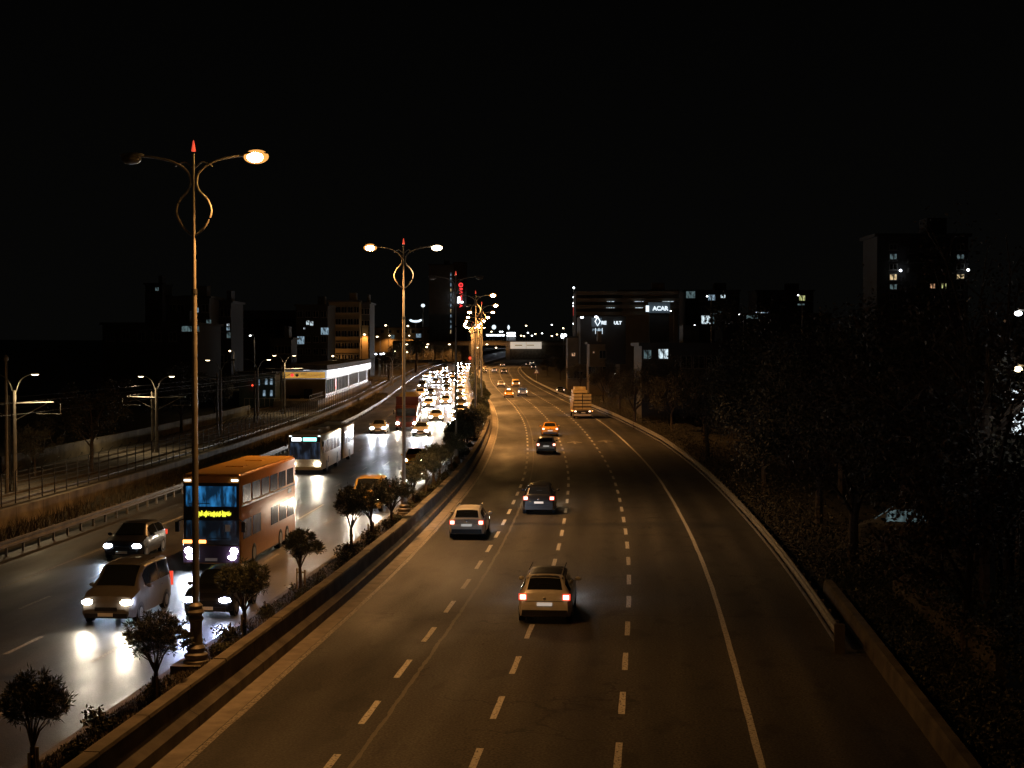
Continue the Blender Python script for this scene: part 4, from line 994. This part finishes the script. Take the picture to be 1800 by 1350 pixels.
def loaded_truck():
    p = at(1024, 736); h = head(p.y); t = thing("flatbed_truck", "flatbed truck stacked with sheeted timber in the outer lane", "truck", p + Vector((-math.sin(h), math.cos(h), 0)) * 4.2, h)
    ob("cab", rounded_box("cab", "paint_grey", 2.4, 2.0, .6, 2.8, .16), t, (0, 3.4, 0)); B("windscreen", "glass_dark", t, 0, 4.42, 2.0, 2.1, .05, .8)
    B("bed", "timber", t, 0, -1.0, 1.12, 2.5, 6.6, .16); B("chassis", "dark_metal", t, 0, -.4, .85, 1.0, 7.6, .36)
    for i in range(5):
        for s in (-1, 1): B("load_bundle", "tarp", t, s * .62, -1.1, 1.40 + i * .42, 1.17 - .02 * i, 6.0 + .16 * (i % 2), .32)
    B("load_core", "facade_dark", t, 0, -1.1, 2.2, 2.2, 5.7, 2.0); B("upper_load", "tarp", t, -.25, -.8, 3.55, 1.9, 4.6, .36); B("upper_load", "tarp", t, -.15, .3, 3.93, 1.5, 3.2, .38)
    for i in range(6): B("side_board", "timber", t, -1.26, -3.7 + i * 1.08, 1.75, .05, 1.0, 1.1)
    for s in (-1, 1):
        B("tail_light", "tail_bright", t, s * .95, -4.33, .98, .24, .06, .15); B("marker_lamp", "amber", t, s * 1.3, -4.2, 1.05, .1, .1, .1)
        B("headlight", "head_white", t, s * .95, 4.44, .85, .3, .05, .2); lamp_light(t, (s * .95, 4.6, .85), LR, (.9, .94, 1), 1.2, (PI / 2 - .06, 0, 0), .1, 1.0)
    for i in range(2): B("side_marker_lamp", "amber", t, -1.3, -3.2 + i * 2.2, .98, .06, .1, .1)
    B("tail_board", "dark_metal", t, 0, -4.28, .98, 2.4, .06, .3); B("under_run_bar", "beige_rail" if "beige_rail" in MATS else "paint_beige_panel", t, 0, -4.3, .5, 2.3, .1, .26); B("number_plate", "plate_white", t, .1, -4.37, .8, .5, .02, .12)
    wheels(t, 2.4, (3.2, -2.2, -3.4), .5)
loaded_truck()
def parked_van():
    p = at(1590, 948); p.z = -.2
    t = thing("parked_van", "pale van with bluish windows parked among the trees at right", "van", p, math.radians(70))
    M = car_meshes("van"); ob("body", M["body"], t, m="paint_grey"); ob("windscreen", M["windscreen"], t, m="window_dim"); ob("rear_window", M["rear_window"], t)
    for s in "lr":
        for k in "12": ob("side_window", M["sw" + k + s], t, m="window_dim")
        for yy in (-.30, .31): wh = ob("wheel", M["tyre"], t, ((1 if s == "r" else -1) * .83, yy * 4.7, .315)); ob("rim", M["rim"], wh)
parked_van()

# ------------------------------------------------------------------ signs and text
def text_mesh(s, size, m, ext=.04, bold=.0):
    c = bpy.data.curves.new("lettering", 'FONT'); c.body = s; c.size = size; c.extrude = ext; c.align_x = 'LEFT'; c.offset = bold
    o = bpy.data.objects.new("tmp", c); COL.objects.link(o); bpy.context.view_layer.update()
    me = bpy.data.meshes.new_from_object(o.evaluated_get(bpy.context.evaluated_depsgraph_get())); bpy.data.objects.remove(o)
    me.name = "lettering"; me.materials.clear(); me.materials.append(MATS[m]); return me
def warning_sign():
    p = at(943, 672); t = thing("warning_sign", "triangular warning sign beside the outer rail far ahead", "road sign", p, 0)
    ob("post", MB().tube([(0, 0, 0), (0, 0, 3.4)], .05, 6).mesh("post", "galvanised"), t)
    mb = MB(); mb.v = [(-.75, -.08, 2.3), (.75, -.08, 2.3), (0, -.08, 3.6), (-.75, -.05, 2.3), (.75, -.05, 2.3), (0, -.05, 3.6)]; mb.f = [(0, 1, 2), (5, 4, 3), (0, 3, 4, 1), (1, 4, 5, 2), (2, 5, 3, 0)]
    ob("board", mb.mesh("board", "paint_maroon"), t)
    mb = MB(); mb.v = [(-.5, -.09, 2.45), (.5, -.09, 2.45), (0, -.09, 3.3)]; mb.f = [(0, 1, 2)]; ob("face", mb.mesh("face", "plate_white"), t)
    ob("symbol", MB().box(0, -.1, 2.85, .09, .01, .36).box(0, -.1, 2.58, .09, .01, .09).mesh("symbol", "lettering_dark"), t)
warning_sign()

# ------------------------------------------------------------------ overpass
YB = 700
def bx(name, m, par, x0, x1, y0, y1, yd, dep, yfix=0):
    """a block whose front face spans a rectangle of the photo at distance yd"""
    a, b = atY(x0, y1, yd), atY(x1, y0, yd)
    return ob(name, MB().box((a.x + b.x) / 2, yd + dep / 2 + yfix, (a.z + b.z) / 2, b.x - a.x, dep, b.z - a.z).mesh(name, m), par)
ov = thing("overpass", "concrete overpass crossing the motorway far ahead, lit orange", "bridge")
bx("deck", "concrete", ov, 690, 1010, 602, 607, YB, 12); bx("parapet", "concrete_stained", ov, 690, 1010, 599, 602, YB, .5)
bx("pier", "concrete", ov, 889, 896, 607, 634, YB, 8); bx("pier", "concrete", ov, 824, 830, 607, 636, YB, 8); bx("abutment", "concrete_dark", ov, 896, 1012, 607, 636, YB + 1, 9); bx("wing_wall", "concrete_stained", ov, 690, 824, 607, 643, YB - 40, 2)
for i in range(8): bx("pilaster", "concrete_dark", ov, 694 + i * 16, 699 + i * 16, 607, 643, YB - 41, 1)
for i, px in enumerate((715, 752, 790, 856)):
    q = atY(px, 612, YB - 44); ll = lamp_light(ov, (q.x, YB - 44, q.z + 1.5), 9000, SOD)
    ob("flood_lamp", MB().ell((q.x, YB - 44, q.z + 1.6), (.5, .3, .15)).mesh("flood_lamp", "sodium_dim"), ov)
for px in (840, 872):
    q = atY(px, 606, YB - 9); lamp_light(ov, (q.x, YB - 9, q.z - 1.2), 9000, SOD, 2.2, (PI / 2 + .25, 0, 0)); ob("flood_lamp", MB().ell((q.x, YB - 9, q.z - 1.3), (.4, .3, .2)).mesh("flood_lamp", "sodium_dim"), ov); ob("lamp_bracket", MB().tube([(q.x, YB - 9, q.z - 1.3), (q.x, YB + 1, q.z - .6)], .08, 5).mesh("lamp_bracket", "dark_metal"), ov)
bb = thing("billboard", "long pale lit billboard mounted on the overpass parapet", "billboard")
bx("board", "billboard", bb, 897, 952, 601, 613, YB - 1.2, .5); bx("print_line", "billboard_print", bb, 905, 918, 606, 608, YB - 1.35, .1); bx("print_line", "billboard_print", bb, 926, 939, 606, 607.6, YB - 1.35, .1); bx("divider", "billboard_print", bb, 924.6, 925.2, 601.5, 612.5, YB - 1.33, .1)
# white lit structures beyond
fs = thing("petrol_canopy", "long white strip-lit canopy beyond the overpass", "building"); bx("light_strip", "city_white", fs, 855, 887, 588, 590.5, 900, 3); bx("roof", "facade_dark", fs, 853, 889, 585.5, 587.8, 900, 14); bx("column", "facade_grey", fs, 860, 861, 590.5, 604, 900, 1); bx("column", "facade_grey", fs, 882, 883, 590.5, 604, 900, 1)
f2_ = thing("lit_showroom", "white double-banded lit building beyond the overpass", "building"); bx("light_band", "city_white", f2_, 891, 906, 584.5, 586.8, 900, 6); bx("light_band", "city_white", f2_, 891, 906, 589, 591.2, 900, 6); bx("wall", "facade_dark", f2_, 890.5, 906.5, 583, 604, 903, 10)
for (x0, x1, y0, y1, m, lab) in ((864.5, 872, 571, 579, "sign_white", "pinkish white lit pylon sign above the strip-lit canopy"), (892, 896, 571.5, 579.5, "sign_white", "small white lit pylon sign above the double-banded building"), (986, 996, 586.5, 595, "city_white", "white heart-shaped light cluster on a mast right of the billboard"), (721, 740, 558.5, 565, "sign_white", "white arched lit sign above the palm tree"), (740, 747, 534, 540, "sign_white", "small white lit roof sign left of the tall hotel")):
    t = thing("lit_sign", lab, "sign"); yd = 640 if x0 < 860 or x0 > 950 else 880
    cx, cy_, rw_, rh = (x0 + x1) / 2, (y0 + y1) / 2, (x1 - x0) / 2, (y1 - y0) / 2; c = atY(cx, cy_, yd); k = yd / F
    if "arched" in lab:
        mb = MB(); pts = [Vector((c.x + rw_ * k * math.cos(a), yd, c.z - rh * k * math.sin(a))) for a in [PI * i / 10 for i in range(11)]]; mb.tube(pts, .5, 6); ob("face", mb.mesh("face", m), t)
    elif "heart" in lab: ob("face", MB().ell((c.x - rw_ * k * .5, yd, c.z), (rw_ * k * .55, .5, rh * k)).ell((c.x + rw_ * k * .5, yd, c.z + .2), (rw_ * k * .55, .5, rh * k * .8)).mesh("face", m), t)
    else: ob("face", MB().ell((c.x, yd, c.z), (rw_ * k, .5, rh * k)).mesh("face", m, True), t)
    ob("mast", MB().tube([(c.x, yd + .6, g(yd) - 1), (c.x, yd + .6, c.z)], .2, 6).mesh("mast", "pole_painted"), t)
def far_lamp(px, py, yd, m, label, grp, rr=.38, light=0, col=(1, .75, .45)):
    c = atY(px, py, yd); gz = g(yd) + (1.0 if px < 900 else 0); t = thing("far_street_lamp", label, "street lamp", (c.x, yd, gz), 0, grp); z = c.z - gz
    ob("pole", MB().tube([(.8, 0, 0), (.8, 0, z - .3), (.5, 0, z + .1), (0, 0, z + .15)], [.11, .08, .06, .05], 6).mesh("pole", "pole_painted"), t)
    s = rr * max(.35, yd / 600); ob("lens", MB().ell((0, 0, z), (s, s, s * .62), 10, 6).mesh("lens", m, True), t)
    if light: lamp_light(t, (0, -.1, z - s - .1), light, col)
for i_, (px, py) in enumerate(sorted(((814, 574), (835.5, 571), (864, 583), (879, 583), (883, 583), (925, 572.5), (928, 585), (935, 590), (941, 587), (953, 586), (916, 590), (921, 591), (970, 571), (970, 590.5), (977, 600), (979, 588), (990, 577)))):
    far_lamp(px, py, R.uniform(820, 1000), R.choice(("city_warm", "city_white")), f"tiny bright street lamp beyond the overpass, {ordinal(i_ + 1)} from the left", "lamps beyond the overpass", .34)
for px, py, lab in ((404, 617, "bright"), (585, 626, "warm"), (440, 590, "small white"), (663, 592, "tiny"), (611, 577, "small high"), (647, 550, "lone high white"), (678, 572, "tiny warm"), (717, 573, "small warm")):
    far_lamp(px, py, 300 if px < 600 else 420, "city_warm" if px != 440 else "city_white", f"{lab} street lamp among the dark houses at left, {'above the ticket hall' if px < 450 else 'behind the tram stop' if px < 620 else 'near the orange-lit wall'}", "lamps among the left houses", .42, 220)
for i_, px in enumerate((640, 652, 661, 669, 674)): far_lamp(px, 621 + R.uniform(-2, 2), 430, "city_white", f"small white lamp in the car park past the tram stop, {ordinal(i_ + 1)} from the left", "car park lamps", .5)
for i_, (px, py) in enumerate(((694, 618), (709, 617), (716, 619), (731, 613), (750, 610))): far_lamp(px, py, 560, "city_warm", f"small lamp in front of the overpass wing wall, {ordinal(i_ + 1)} from the left", "lamps by the wing wall", .4)
far_lamp(1790, 551, 56, "city_white", "white street lamp at the right edge, level with the tower block", "right edge lamps", .42, 60, (.95, .97, 1)); far_lamp(1790, 649, 50, "city_warm", "warm street lamp at the right edge over the lit foliage", "right edge lamps", .42, 60, (.95, .97, 1))
for px, py, lab in ((868, 632, "left"), (876, 632, "middle"), (882, 631.5, "right")):
    c = atY(px, py, 760); t = thing("far_headlight_pair", f"tiny headlights of a car under the overpass, {lab} of three", "car", (c.x, 760, c.z), 0, "cars under the overpass"); ob("headlight", MB().ell((0, 0, 0), (.8, .3, .6)).mesh("headlight", "city_white"), t)
for px, py, lab in ((812, 631.5, "upper"), (826, 629.5, "topmost")):
    c = atY(px, py, 690); t = thing("far_vehicle", f"far vehicle showing a red light at the head of the jam, {lab}", "car", (c.x, 690, c.z), 0); ob("lamp", MB().ell((0, 0, 0), (.9, .3, .55)).mesh("lamp", "beacon_red"), t); ob("body", MB().box(0, 2, -.4, 2.2, 3.6, 1.6, taper=.8).mesh("body", "paint_charcoal"), t)

# ------------------------------------------------------------------ buildings
PANE = {}
def building(name, label, x0, x1, ytop, yd, dep, m, wins, rows=0, cols=0, roof=None, rot=0.0, ww=1.3, wh=1.5, ybot=None, lit=()):
    """a block that stands on the ground at distance yd; wins: [(px, py, material)] lit windows, plus a grid of dark ones"""
    a, b = atY(x0, ytop, yd), atY(x1, ytop, yd); gz = g(yd) + (.8 if x0 < 800 else 0) - .5; W_, H_ = b.x - a.x, a.z - gz
    t = thing(name, label, "building", ((a.x + b.x) / 2, yd, gz), rot)
    ob("wall", MB().box(0, dep / 2, H_ / 2, W_, dep, H_).mesh("wall", m), t)
    if roof == "gable":
        mb = MB(); mb.v = [(-W_ / 2 - .5, -.5, H_), (W_ / 2 + .5, -.5, H_), (W_ / 2 + .5, dep + .5, H_), (-W_ / 2 - .5, dep + .5, H_), (-W_ / 2 - .5, dep / 2, H_ + 2.4), (W_ / 2 + .5, dep / 2, H_ + 2.4)]
        mb.f = [(0, 1, 5, 4), (2, 3, 4, 5), (1, 2, 5), (3, 0, 4), (3, 2, 1, 0)]; rf = ob("roof", mb.mesh("roof", "roof_tile"), t)
    else:
        rf = ob("roof", MB().box(0, dep / 2, H_ + .2, W_ + .8, dep + .8, .4).mesh("roof", "facade_dark"), t); ob("stair_head", MB().box(W_ * .2, dep / 2, H_ + 1.4, W_ * .22, 4, 2.4).mesh("stair_head", m), rf)
    def win(x, z, mm, w2=None, h2=None):
        w2, h2 = w2 or ww, h2 or wh; key = (round(w2, 2), round(h2, 2))
        if key not in PANE:
            fm = MB()
            for dx in (-w2 / 2, 0, w2 / 2): fm.box(dx, 0, 0, .09, .14, h2 + .09)
            for dz in (-h2 / 2, h2 / 2): fm.box(0, .003, dz, w2, .13, .09)
            fm.box(0, -.08, -h2 / 2 - .1, w2 + .3, .3, .08)
            PANE[key] = (fm.mesh("window_frame", "facade_pale"), MB().box(0, .06, 0, w2, .04, h2).mesh("pane", "window_black"))
        f = ob("window", PANE[key][0], t, (x, -.07, z)); ob("pane", PANE[key][1], f, m=mm)
    used = []
    for wv in wins:
        c = atY(wv[0], wv[1], yd); x, z = c.x - (a.x + b.x) / 2, c.z - gz; used.append((x, z)); win(x, z, wv[2], *(wv[3:5] if len(wv) > 3 else ()))
    for i in range(rows):
        for j in range(cols):
            x, z = -W_ / 2 + W_ * (j + .5) / cols, H_ - 2.0 - i * 3.1
            if z > 1 and all(abs(x - u) > ww * 1.2 or abs(z - v) > wh * 1.2 for u, v in used): win(x, z, "window_black")
    return t, W_, H_
wc, ww_, wb, wd, wo, wl = "window_cold", "window_warm", "window_bright", "window_dim", "window_orange", "window_lime"
# left of the road
building("low_factory", "long low building with a pale roof edge at far left", 180, 345, 571, 260, 22, "facade_dark", [(335, 578, wd, 3, 1)], 1, 6)
building("apartment_block", "apartment block just right of the nearest lamp pole, upper rooms pale", 296, 368, 524, 300, 14, "facade_grey", [(345, 545, wc, 1.0, 1.0), (382 - 15, 566, wd, 1, 1)], 4, 5)
building("apartment_block", "narrow apartment block with a column of small lit windows", 368, 406, 532, 310, 14, "facade_dark", [(401, 571, wb, .6, .6), (401, 577, wc, .7, .9), (402, 589, wd, .8, 1.2), (382, 611, wc, 1.4, 2.0)], 4, 3)
building("apartment_block", "dark apartment block with a bright pair of small windows behind the tram stop", 520, 576, 538, 380, 16, "facade_dark", [(541, 567, wb, .8, 1.1), (548, 568.5, wb, .8, 1.1), (571, 582, wc, 2.0, 1.8), (529, 598, wc, 1.8, 2.0), (535, 577, wb, .5, .5)], 4, 4)
t, W_, H_ = building("apartment_block", "brown apartment block uplit orange at street level, behind the tram stop", 578, 632, 531, 400, 16, "facade_ochre", [], 6, 5)
lamp_light(t, (-1.5, -2.0, 1.5), 2600, SOD, 2.0, (PI - .45, 0, 0)); ob("uplight", MB().ell((-1.5, -2, 1.3), (.3, .3, .15)).mesh("uplight", "sodium_dim"), t)
t, W_, H_ = building("corner_block", "dark corner block with one orange-lit pier, right of the brown apartments", 630, 650, 534, 405, 14, "facade_grey", [], 4, 2)
ob("lit_pier", MB().box(W_ / 2 - 1.2, -.4, H_ * .36, 1.6, .8, H_ * .72).mesh("lit_pier", "facade_ochre"), t); lamp_light(t, (W_ / 2 - 1.2, -2.2, 12.0), 1800, SOD, 2.2, (.5, 0, 0)); ob("wall_lamp", MB().ell((W_ / 2 - 1.2, -2.2, 12.2), (.3, .3, .15)).mesh("wall_lamp", "sodium_dim"), t)
building("dark_terrace", "row of dark houses on the skyline left of centre", 404, 522, 560, 420, 14, "facade_dark", [], 2, 7, "gable")
building("hillside_house", "pale house high on the dark skyline at far left", 255, 285, 500, 420, 12, "facade_grey", [(276, 508, wd, 1, 1)], 1, 3)
building("hillside_house", "small dark house beside the pale one on the left skyline", 320, 350, 522, 430, 12, "facade_pale", [(336, 544, wc, 1, 1.4)], 1, 3)
building("outbuilding", "small pale-topped building under the white lamp, left of the tram stop", 476, 512, 597, 300, 8, "facade_grey", [], 1, 3)
t, W_, H_ = building("warehouse", "low warehouse with a wall lit orange below the palm", 652, 760, 576, 780, 20, "facade_ochre", [(735, 590, wc, 3, 2), (690, 592, wd, 2, 2)], 1, 8)
for x in (-6, 4): lamp_light(t, (x, -3, 9.2), 5000, SOD, 2.6); ob("wall_lamp", MB().ell((x, -3, 9.5), (.4, .3, .2)).mesh("wall_lamp", "sodium_dim"), t)
def hotel():
    t, W_, H_ = building("hotel_tower", "tall grey hotel tower with a lit corner line and red vertical sign", 754, 797, 466, 740, 16, "hotel_grey", [], 0, 0)
    c0 = t.location.x
    for i in range(12):
        q = atY(792.5, 482 + i * 9.2, 740); ob("corner_light", MB().box(q.x - c0, -.2, q.z - t.location.z, .35, .2, 1.5).mesh("corner_light", "window_warm" if i % 4 == 3 else "window_cold"), t)
    a, b = atY(797, 470, 744), atY(820, 606, 744); ob("wing", MB().box((a.x + b.x) / 2 - c0, 8, (a.z + 4) / 2 - t.location.z * .5, b.x - a.x, 14, a.z - 4).mesh("wing", "facade_dark"), t)
    q0, q1 = atY(797, 477, 743), atY(818, 491, 743); fm = MB()
    for x in (q0.x, (q0.x + q1.x) / 2, q1.x): fm.box(x - c0, 3.2, (q0.z + q1.z) / 2 - t.location.z, .25, .3, q0.z - q1.z)
    for z in (q0.z, (q0.z + q1.z) / 2): fm.box((q0.x + q1.x) / 2 - c0, 3.2, z - t.location.z, q1.x - q0.x, .28, .25)
    ob("roof_frame", fm.mesh("roof_frame", "facade_pale"), t)
    s = thing("hotel_sign", "red vertical illuminated hotel sign reading downwards", "sign"); top = atY(810, 498, 740); k = 740 / F
    bx("backing", "lettering_dark", s, 806, 814.5, 496, 537, 740.3, .3)
    n = 18; mb = MB(); pts = [Vector((top.x + 3.2 * k * math.cos(2 * PI * i / n), 740.1, top.z - 3 * k + 3.2 * k * math.sin(2 * PI * i / n))) for i in range(n + 1)]; mb.tube(pts, .22, 5, False); mb.ell((top.x, 740.1, top.z - 3 * k), (.25, .1, .25))
    ob("emblem", mb.mesh("emblem", "sign_red"), s)
    me = text_mesh("RAMADA", 2.15, "sign_red", .05, .03); o = ob("lettering", me, s, (top.x - 2.4 * k, 740.1, top.z - 8 * k), (PI / 2, 0, 0)); o.rotation_euler = Matrix(((0, -0 + 1, 0), (0, 0, -1), (-1, 0, 0))).to_euler()
    o.scale = (1.05, 1, 1)
    t2 = thing("lit_sign", "white lit sign at the foot of the red vertical one", "sign"); bx("face", "city_white", t2, 804.5, 808.5, 519, 529, 738, .3); bx("face", "city_white", t2, 804, 814, 529.5, 532.5, 738, .3); bx("bracket", "dark_metal", t2, 805, 813, 532.5, 534, 738.5, 4)
hotel()
# right of the road
building("office_block", "brown banded office block behind the white lettered sign", 1090, 1192, 512, 420, 18, "facade_brown", [], 0, 0)
t = thing("parking_deck", "long banded parking deck on the right skyline", "building")
for i in range(4): bx("deck", "facade_brown", t, 1014, 1194, 512 + i * 12, 518 + i * 12, 418 - .2 * i, 1.4)
bx("core", "facade_dark", t, 1012, 1094, 512, 606, 420, 16)
for x0, x1, yy in ((1067, 1080, 529.5), (1115, 1131, 529.5), (1066, 1080, 540.5), (1117, 1130, 540.5), (1165, 1184, 529.5)): bx("strip_lamp", "window_bright", t, x0, x1, yy, yy + .9, 416.5, .4)
s = thing("shop_sign", "blue-lit rooftop sign with bold white capitals", "sign"); bx("panel", "sign_panel_blue", s, 1140, 1178, 531.5, 550, 400, .8); bx("side_panel", "sign_white", s, 1135.5, 1141, 537, 548, 399, .4); bx("support", "facade_dark", s, 1142, 1176, 550, 606, 400.5, 2)
q = atY(1147.5, 545.5, 399.5); ob("lettering", text_mesh("ACAR", 1.5, "sign_white", .05, .05), s, (q.x, 399.5, q.z), (PI / 2, 0, 0))
far_lamp(1179, 546.5, 398, "city_white", "small white lamp at the corner of the blue-lit sign", "lamps on the right hillside", .3)
s = thing("showroom", "dark car showroom with a half-lit white name and gridded windows", "building"); bx("wall", "facade_dark", s, 1020, 1100, 556, 640, 330, 18); bx("sign_panel", "sign_panel_blue", s, 1040, 1058, 558.5, 574, 329.5, .4)
q = atY(1057, 570, 329.4)
me = text_mesh("RE", .98, "sign_white", .04, .04); ob("lettering", me, s, (q.x, 329.3, q.z), (PI / 2, 0, 0)); q = atY(1068, 570, 329.4); ob("unlit_lettering", text_mesh("NA", .98, "facade_grey", .04, .02), s, (q.x, 329.3, q.z), (PI / 2, 0, 0)); q = atY(1079, 570, 329.4); ob("lettering", text_mesh("ULT", .92, "sign_white", .04, .04), s, (q.x, 329.3, q.z), (PI / 2, 0, 0))
q = atY(1050.5, 565, 329.4); mb = MB(); mb.tube([(q.x, 329.2, q.z + .95), (q.x + .55, 329.2, q.z), (q.x, 329.2, q.z - .95), (q.x - .55, 329.2, q.z), (q.x, 329.2, q.z + .95)], .13, 5); ob("emblem", mb.mesh("emblem", "sign_white"), s)
for i in range(4):
    bx("window", "window_cold", s, 1041.5 + i * 6, 1046 + i * 6, 578, 582, 329.6, .2) if i < 3 else None
    bx("mullion", "sign_white", s, 1046.5 + i * 6, 1047.2 + i * 6, 576.5, 587, 329.5, .2) if i < 3 else None
for px, py in ((1023, 558), (1048, 557)): q = atY(px, py, 328); ob("flood_lamp", MB().ell((q.x, 328, q.z), (.35, .2, .2)).mesh("flood_lamp", "city_white"), s)
t, W_, H_ = building("roadside_house", "house with two cold-lit windows beyond the outer verge", 1128, 1262, 608, 190, 12, "facade_dark", [(1138, 623, wd, 1.0, 1.15), (1166, 622, "window_bright", 1.25, 1.25)], 2, 6)
building("roadside_house", "narrow pale-cornered house left of the two-window house", 1036, 1064, 605, 300, 10, "facade_brown", [(1044, 619, wo, .4, .4)], 2, 3)
building("roadside_house", "brown house above the side road, dimly lit from the street", 998, 1030, 594, 340, 10, "facade_brown", [(1008, 623, wo, .8, .8)], 3, 3)
building("dark_block", "dark block right of the lettered sign with bluish windows", 1205, 1300, 512, 430, 16, "facade_dark", [(1251, 523, wc, 2.0, 1.6), (1271, 521, wb, 1.4, .9), (1214, 518, wd, 2.6, 2), (1241, 562, wb, 2.6, 2.4), (1258, 560, wd, 1.6, 3), (1266, 556, wd, 1.2, 3)], 2, 5)
building("dark_block", "dark block further right with a lone yellowish window", 1330, 1430, 512, 460, 16, "facade_dark", [(1410, 524, wl, 1.8, 1.6), (1408, 536, wd, 2.2, .8), (1334, 551, wb, 2, .9), (1402, 550, wb, 2.6, .6), (1346, 551, wc, 2, .8)], 1, 5)
building("low_shed", "low dark shed in the black belt below the lone yellowish window", 1270, 1460, 553, 400, 16, "facade_dark", [(1322, 551 + 6, wd, 3, 1)], 0, 0)
for i_, (px, py) in enumerate(((1080, 657), (1221, 572), (1243, 521), (1300, 553), (1403, 519))): far_lamp(px, py, 300, "city_white", f"small white lamp on the dark right hillside, {ordinal(i_ + 1)} from the left", "lamps on the right hillside", .36)
t, W_, H_ = building("tower_block", "tall dark apartment tower at right with scattered lit windows", 1542, 1702, 416, 200, 8, "facade_dark",
    [(1570, 451, wd, .95, .75), (1570, 487, ww_, .95, .8), (1570, 504, wd, .95, .7), (1688, 451, wd, .95, .6), (1688, 486, ww_, 1.0, .6), (1639, 503, wo, .7, .7), (1659, 503, wl, .7, .8)], 0, 0)
for r_ in range(7):
    for px in (1570, 1688):
        if (px, r_) not in ((1570, 1), (1570, 3), (1570, 4), (1688, 1), (1688, 3)):
            q = atY(px, 434 + r_ * 17.5, 200); f = ob("window", PANE[(.95, .75)][0], t, (q.x - t.location.x, -.07, q.z - t.location.z)); ob("pane", PANE[(.95, .75)][1], f)
    a, b = atY(1594, 441 + r_ * 17.5, 200), atY(1666, 441 + r_ * 17.5, 200)
    if r_ != 3: ob("balcony", MB().box((a.x + b.x) / 2 - t.location.x, -.6, a.z - t.location.z, b.x - a.x, 1.2, .55).mesh("balcony", "facade_grey"), t)
for px, py in ((1583, 475.5), (1702, 474.5)): q = atY(px, py, 199); ob("wall_lamp", MB().ell((q.x - t.location.x, -1, q.z - t.location.z), (.19, .15, .16)).mesh("wall_lamp", "city_white"), t)
def beacon_mast():
    q = atY(1008.5, 505, 520); t = thing("beacon_mast", "slender mast with a string of white and red lights", "mast", (q.x, 520, g(520) - 1)); H_ = q.z - t.location.z
    ob("mast", MB().tube([(0, 0, 0), (0, 0, H_)], [.5, .2], 6).mesh("mast", "pole_painted"), t)
    for py in (506, 522.5, 533, 538, 569): z = atY(1008.5, py, 520).z - t.location.z; ob("white_lamp", MB().ell((0, -.5, z), (.32, .3, .32)).mesh("white_lamp", "city_white"), t)
    z0, z1 = atY(1008.5, 540, 520).z - t.location.z, atY(1008.5, 555, 520).z - t.location.z; ob("red_strip", MB().box(.15, -.5, (z0 + z1) / 2, .6, .3, z0 - z1).mesh("red_strip", "sign_red"), t)
beacon_mast()
q = atY(1766, 560, 110); t = thing("sign_pole", "thin pole with a string of small lights at the right edge", "pole", (q.x, 110, -.2)); ob("pole", MB().tube([(0, 0, 0), (0, 0, q.z + .2)], .06, 6).mesh("pole", "galvanised"), t); ob("light_string", MB().tube([(0, -.08, q.z - 3.4), (0, -.08, q.z + .1)], .02, 5).mesh("light_string", "window_orange"), t)
lb_ = thing("glow_panel", "added glowing panel for the white light between leaves at the right edge", "sign"); bx("face", "sign_white", lb_, 1780, 1815, 685, 765, 57.2, .1); bx("frame", "dark_metal", lb_, 1778, 1817, 765, 772, 57.25, .15); bx("leg", "dark_metal", lb_, 1792, 1796, 772, 1060, 57.3, .1)  # panel added to give the white light behind the leaves
def street_glow():
    for px, py, m, lab in ((1797, 908, "beacon_red", "red tail lamp glimpsed through the trees at the right edge"), (1765, 907, "city_warm", "pair of small warm lamps behind the right edge trees"), (1773, 932, "city_white", "lowest small white lamp behind the right edge trees")):
        far_lamp(px, py, 120, m, lab, None, .28)
street_glow()
print("objects", len(bpy.data.objects))
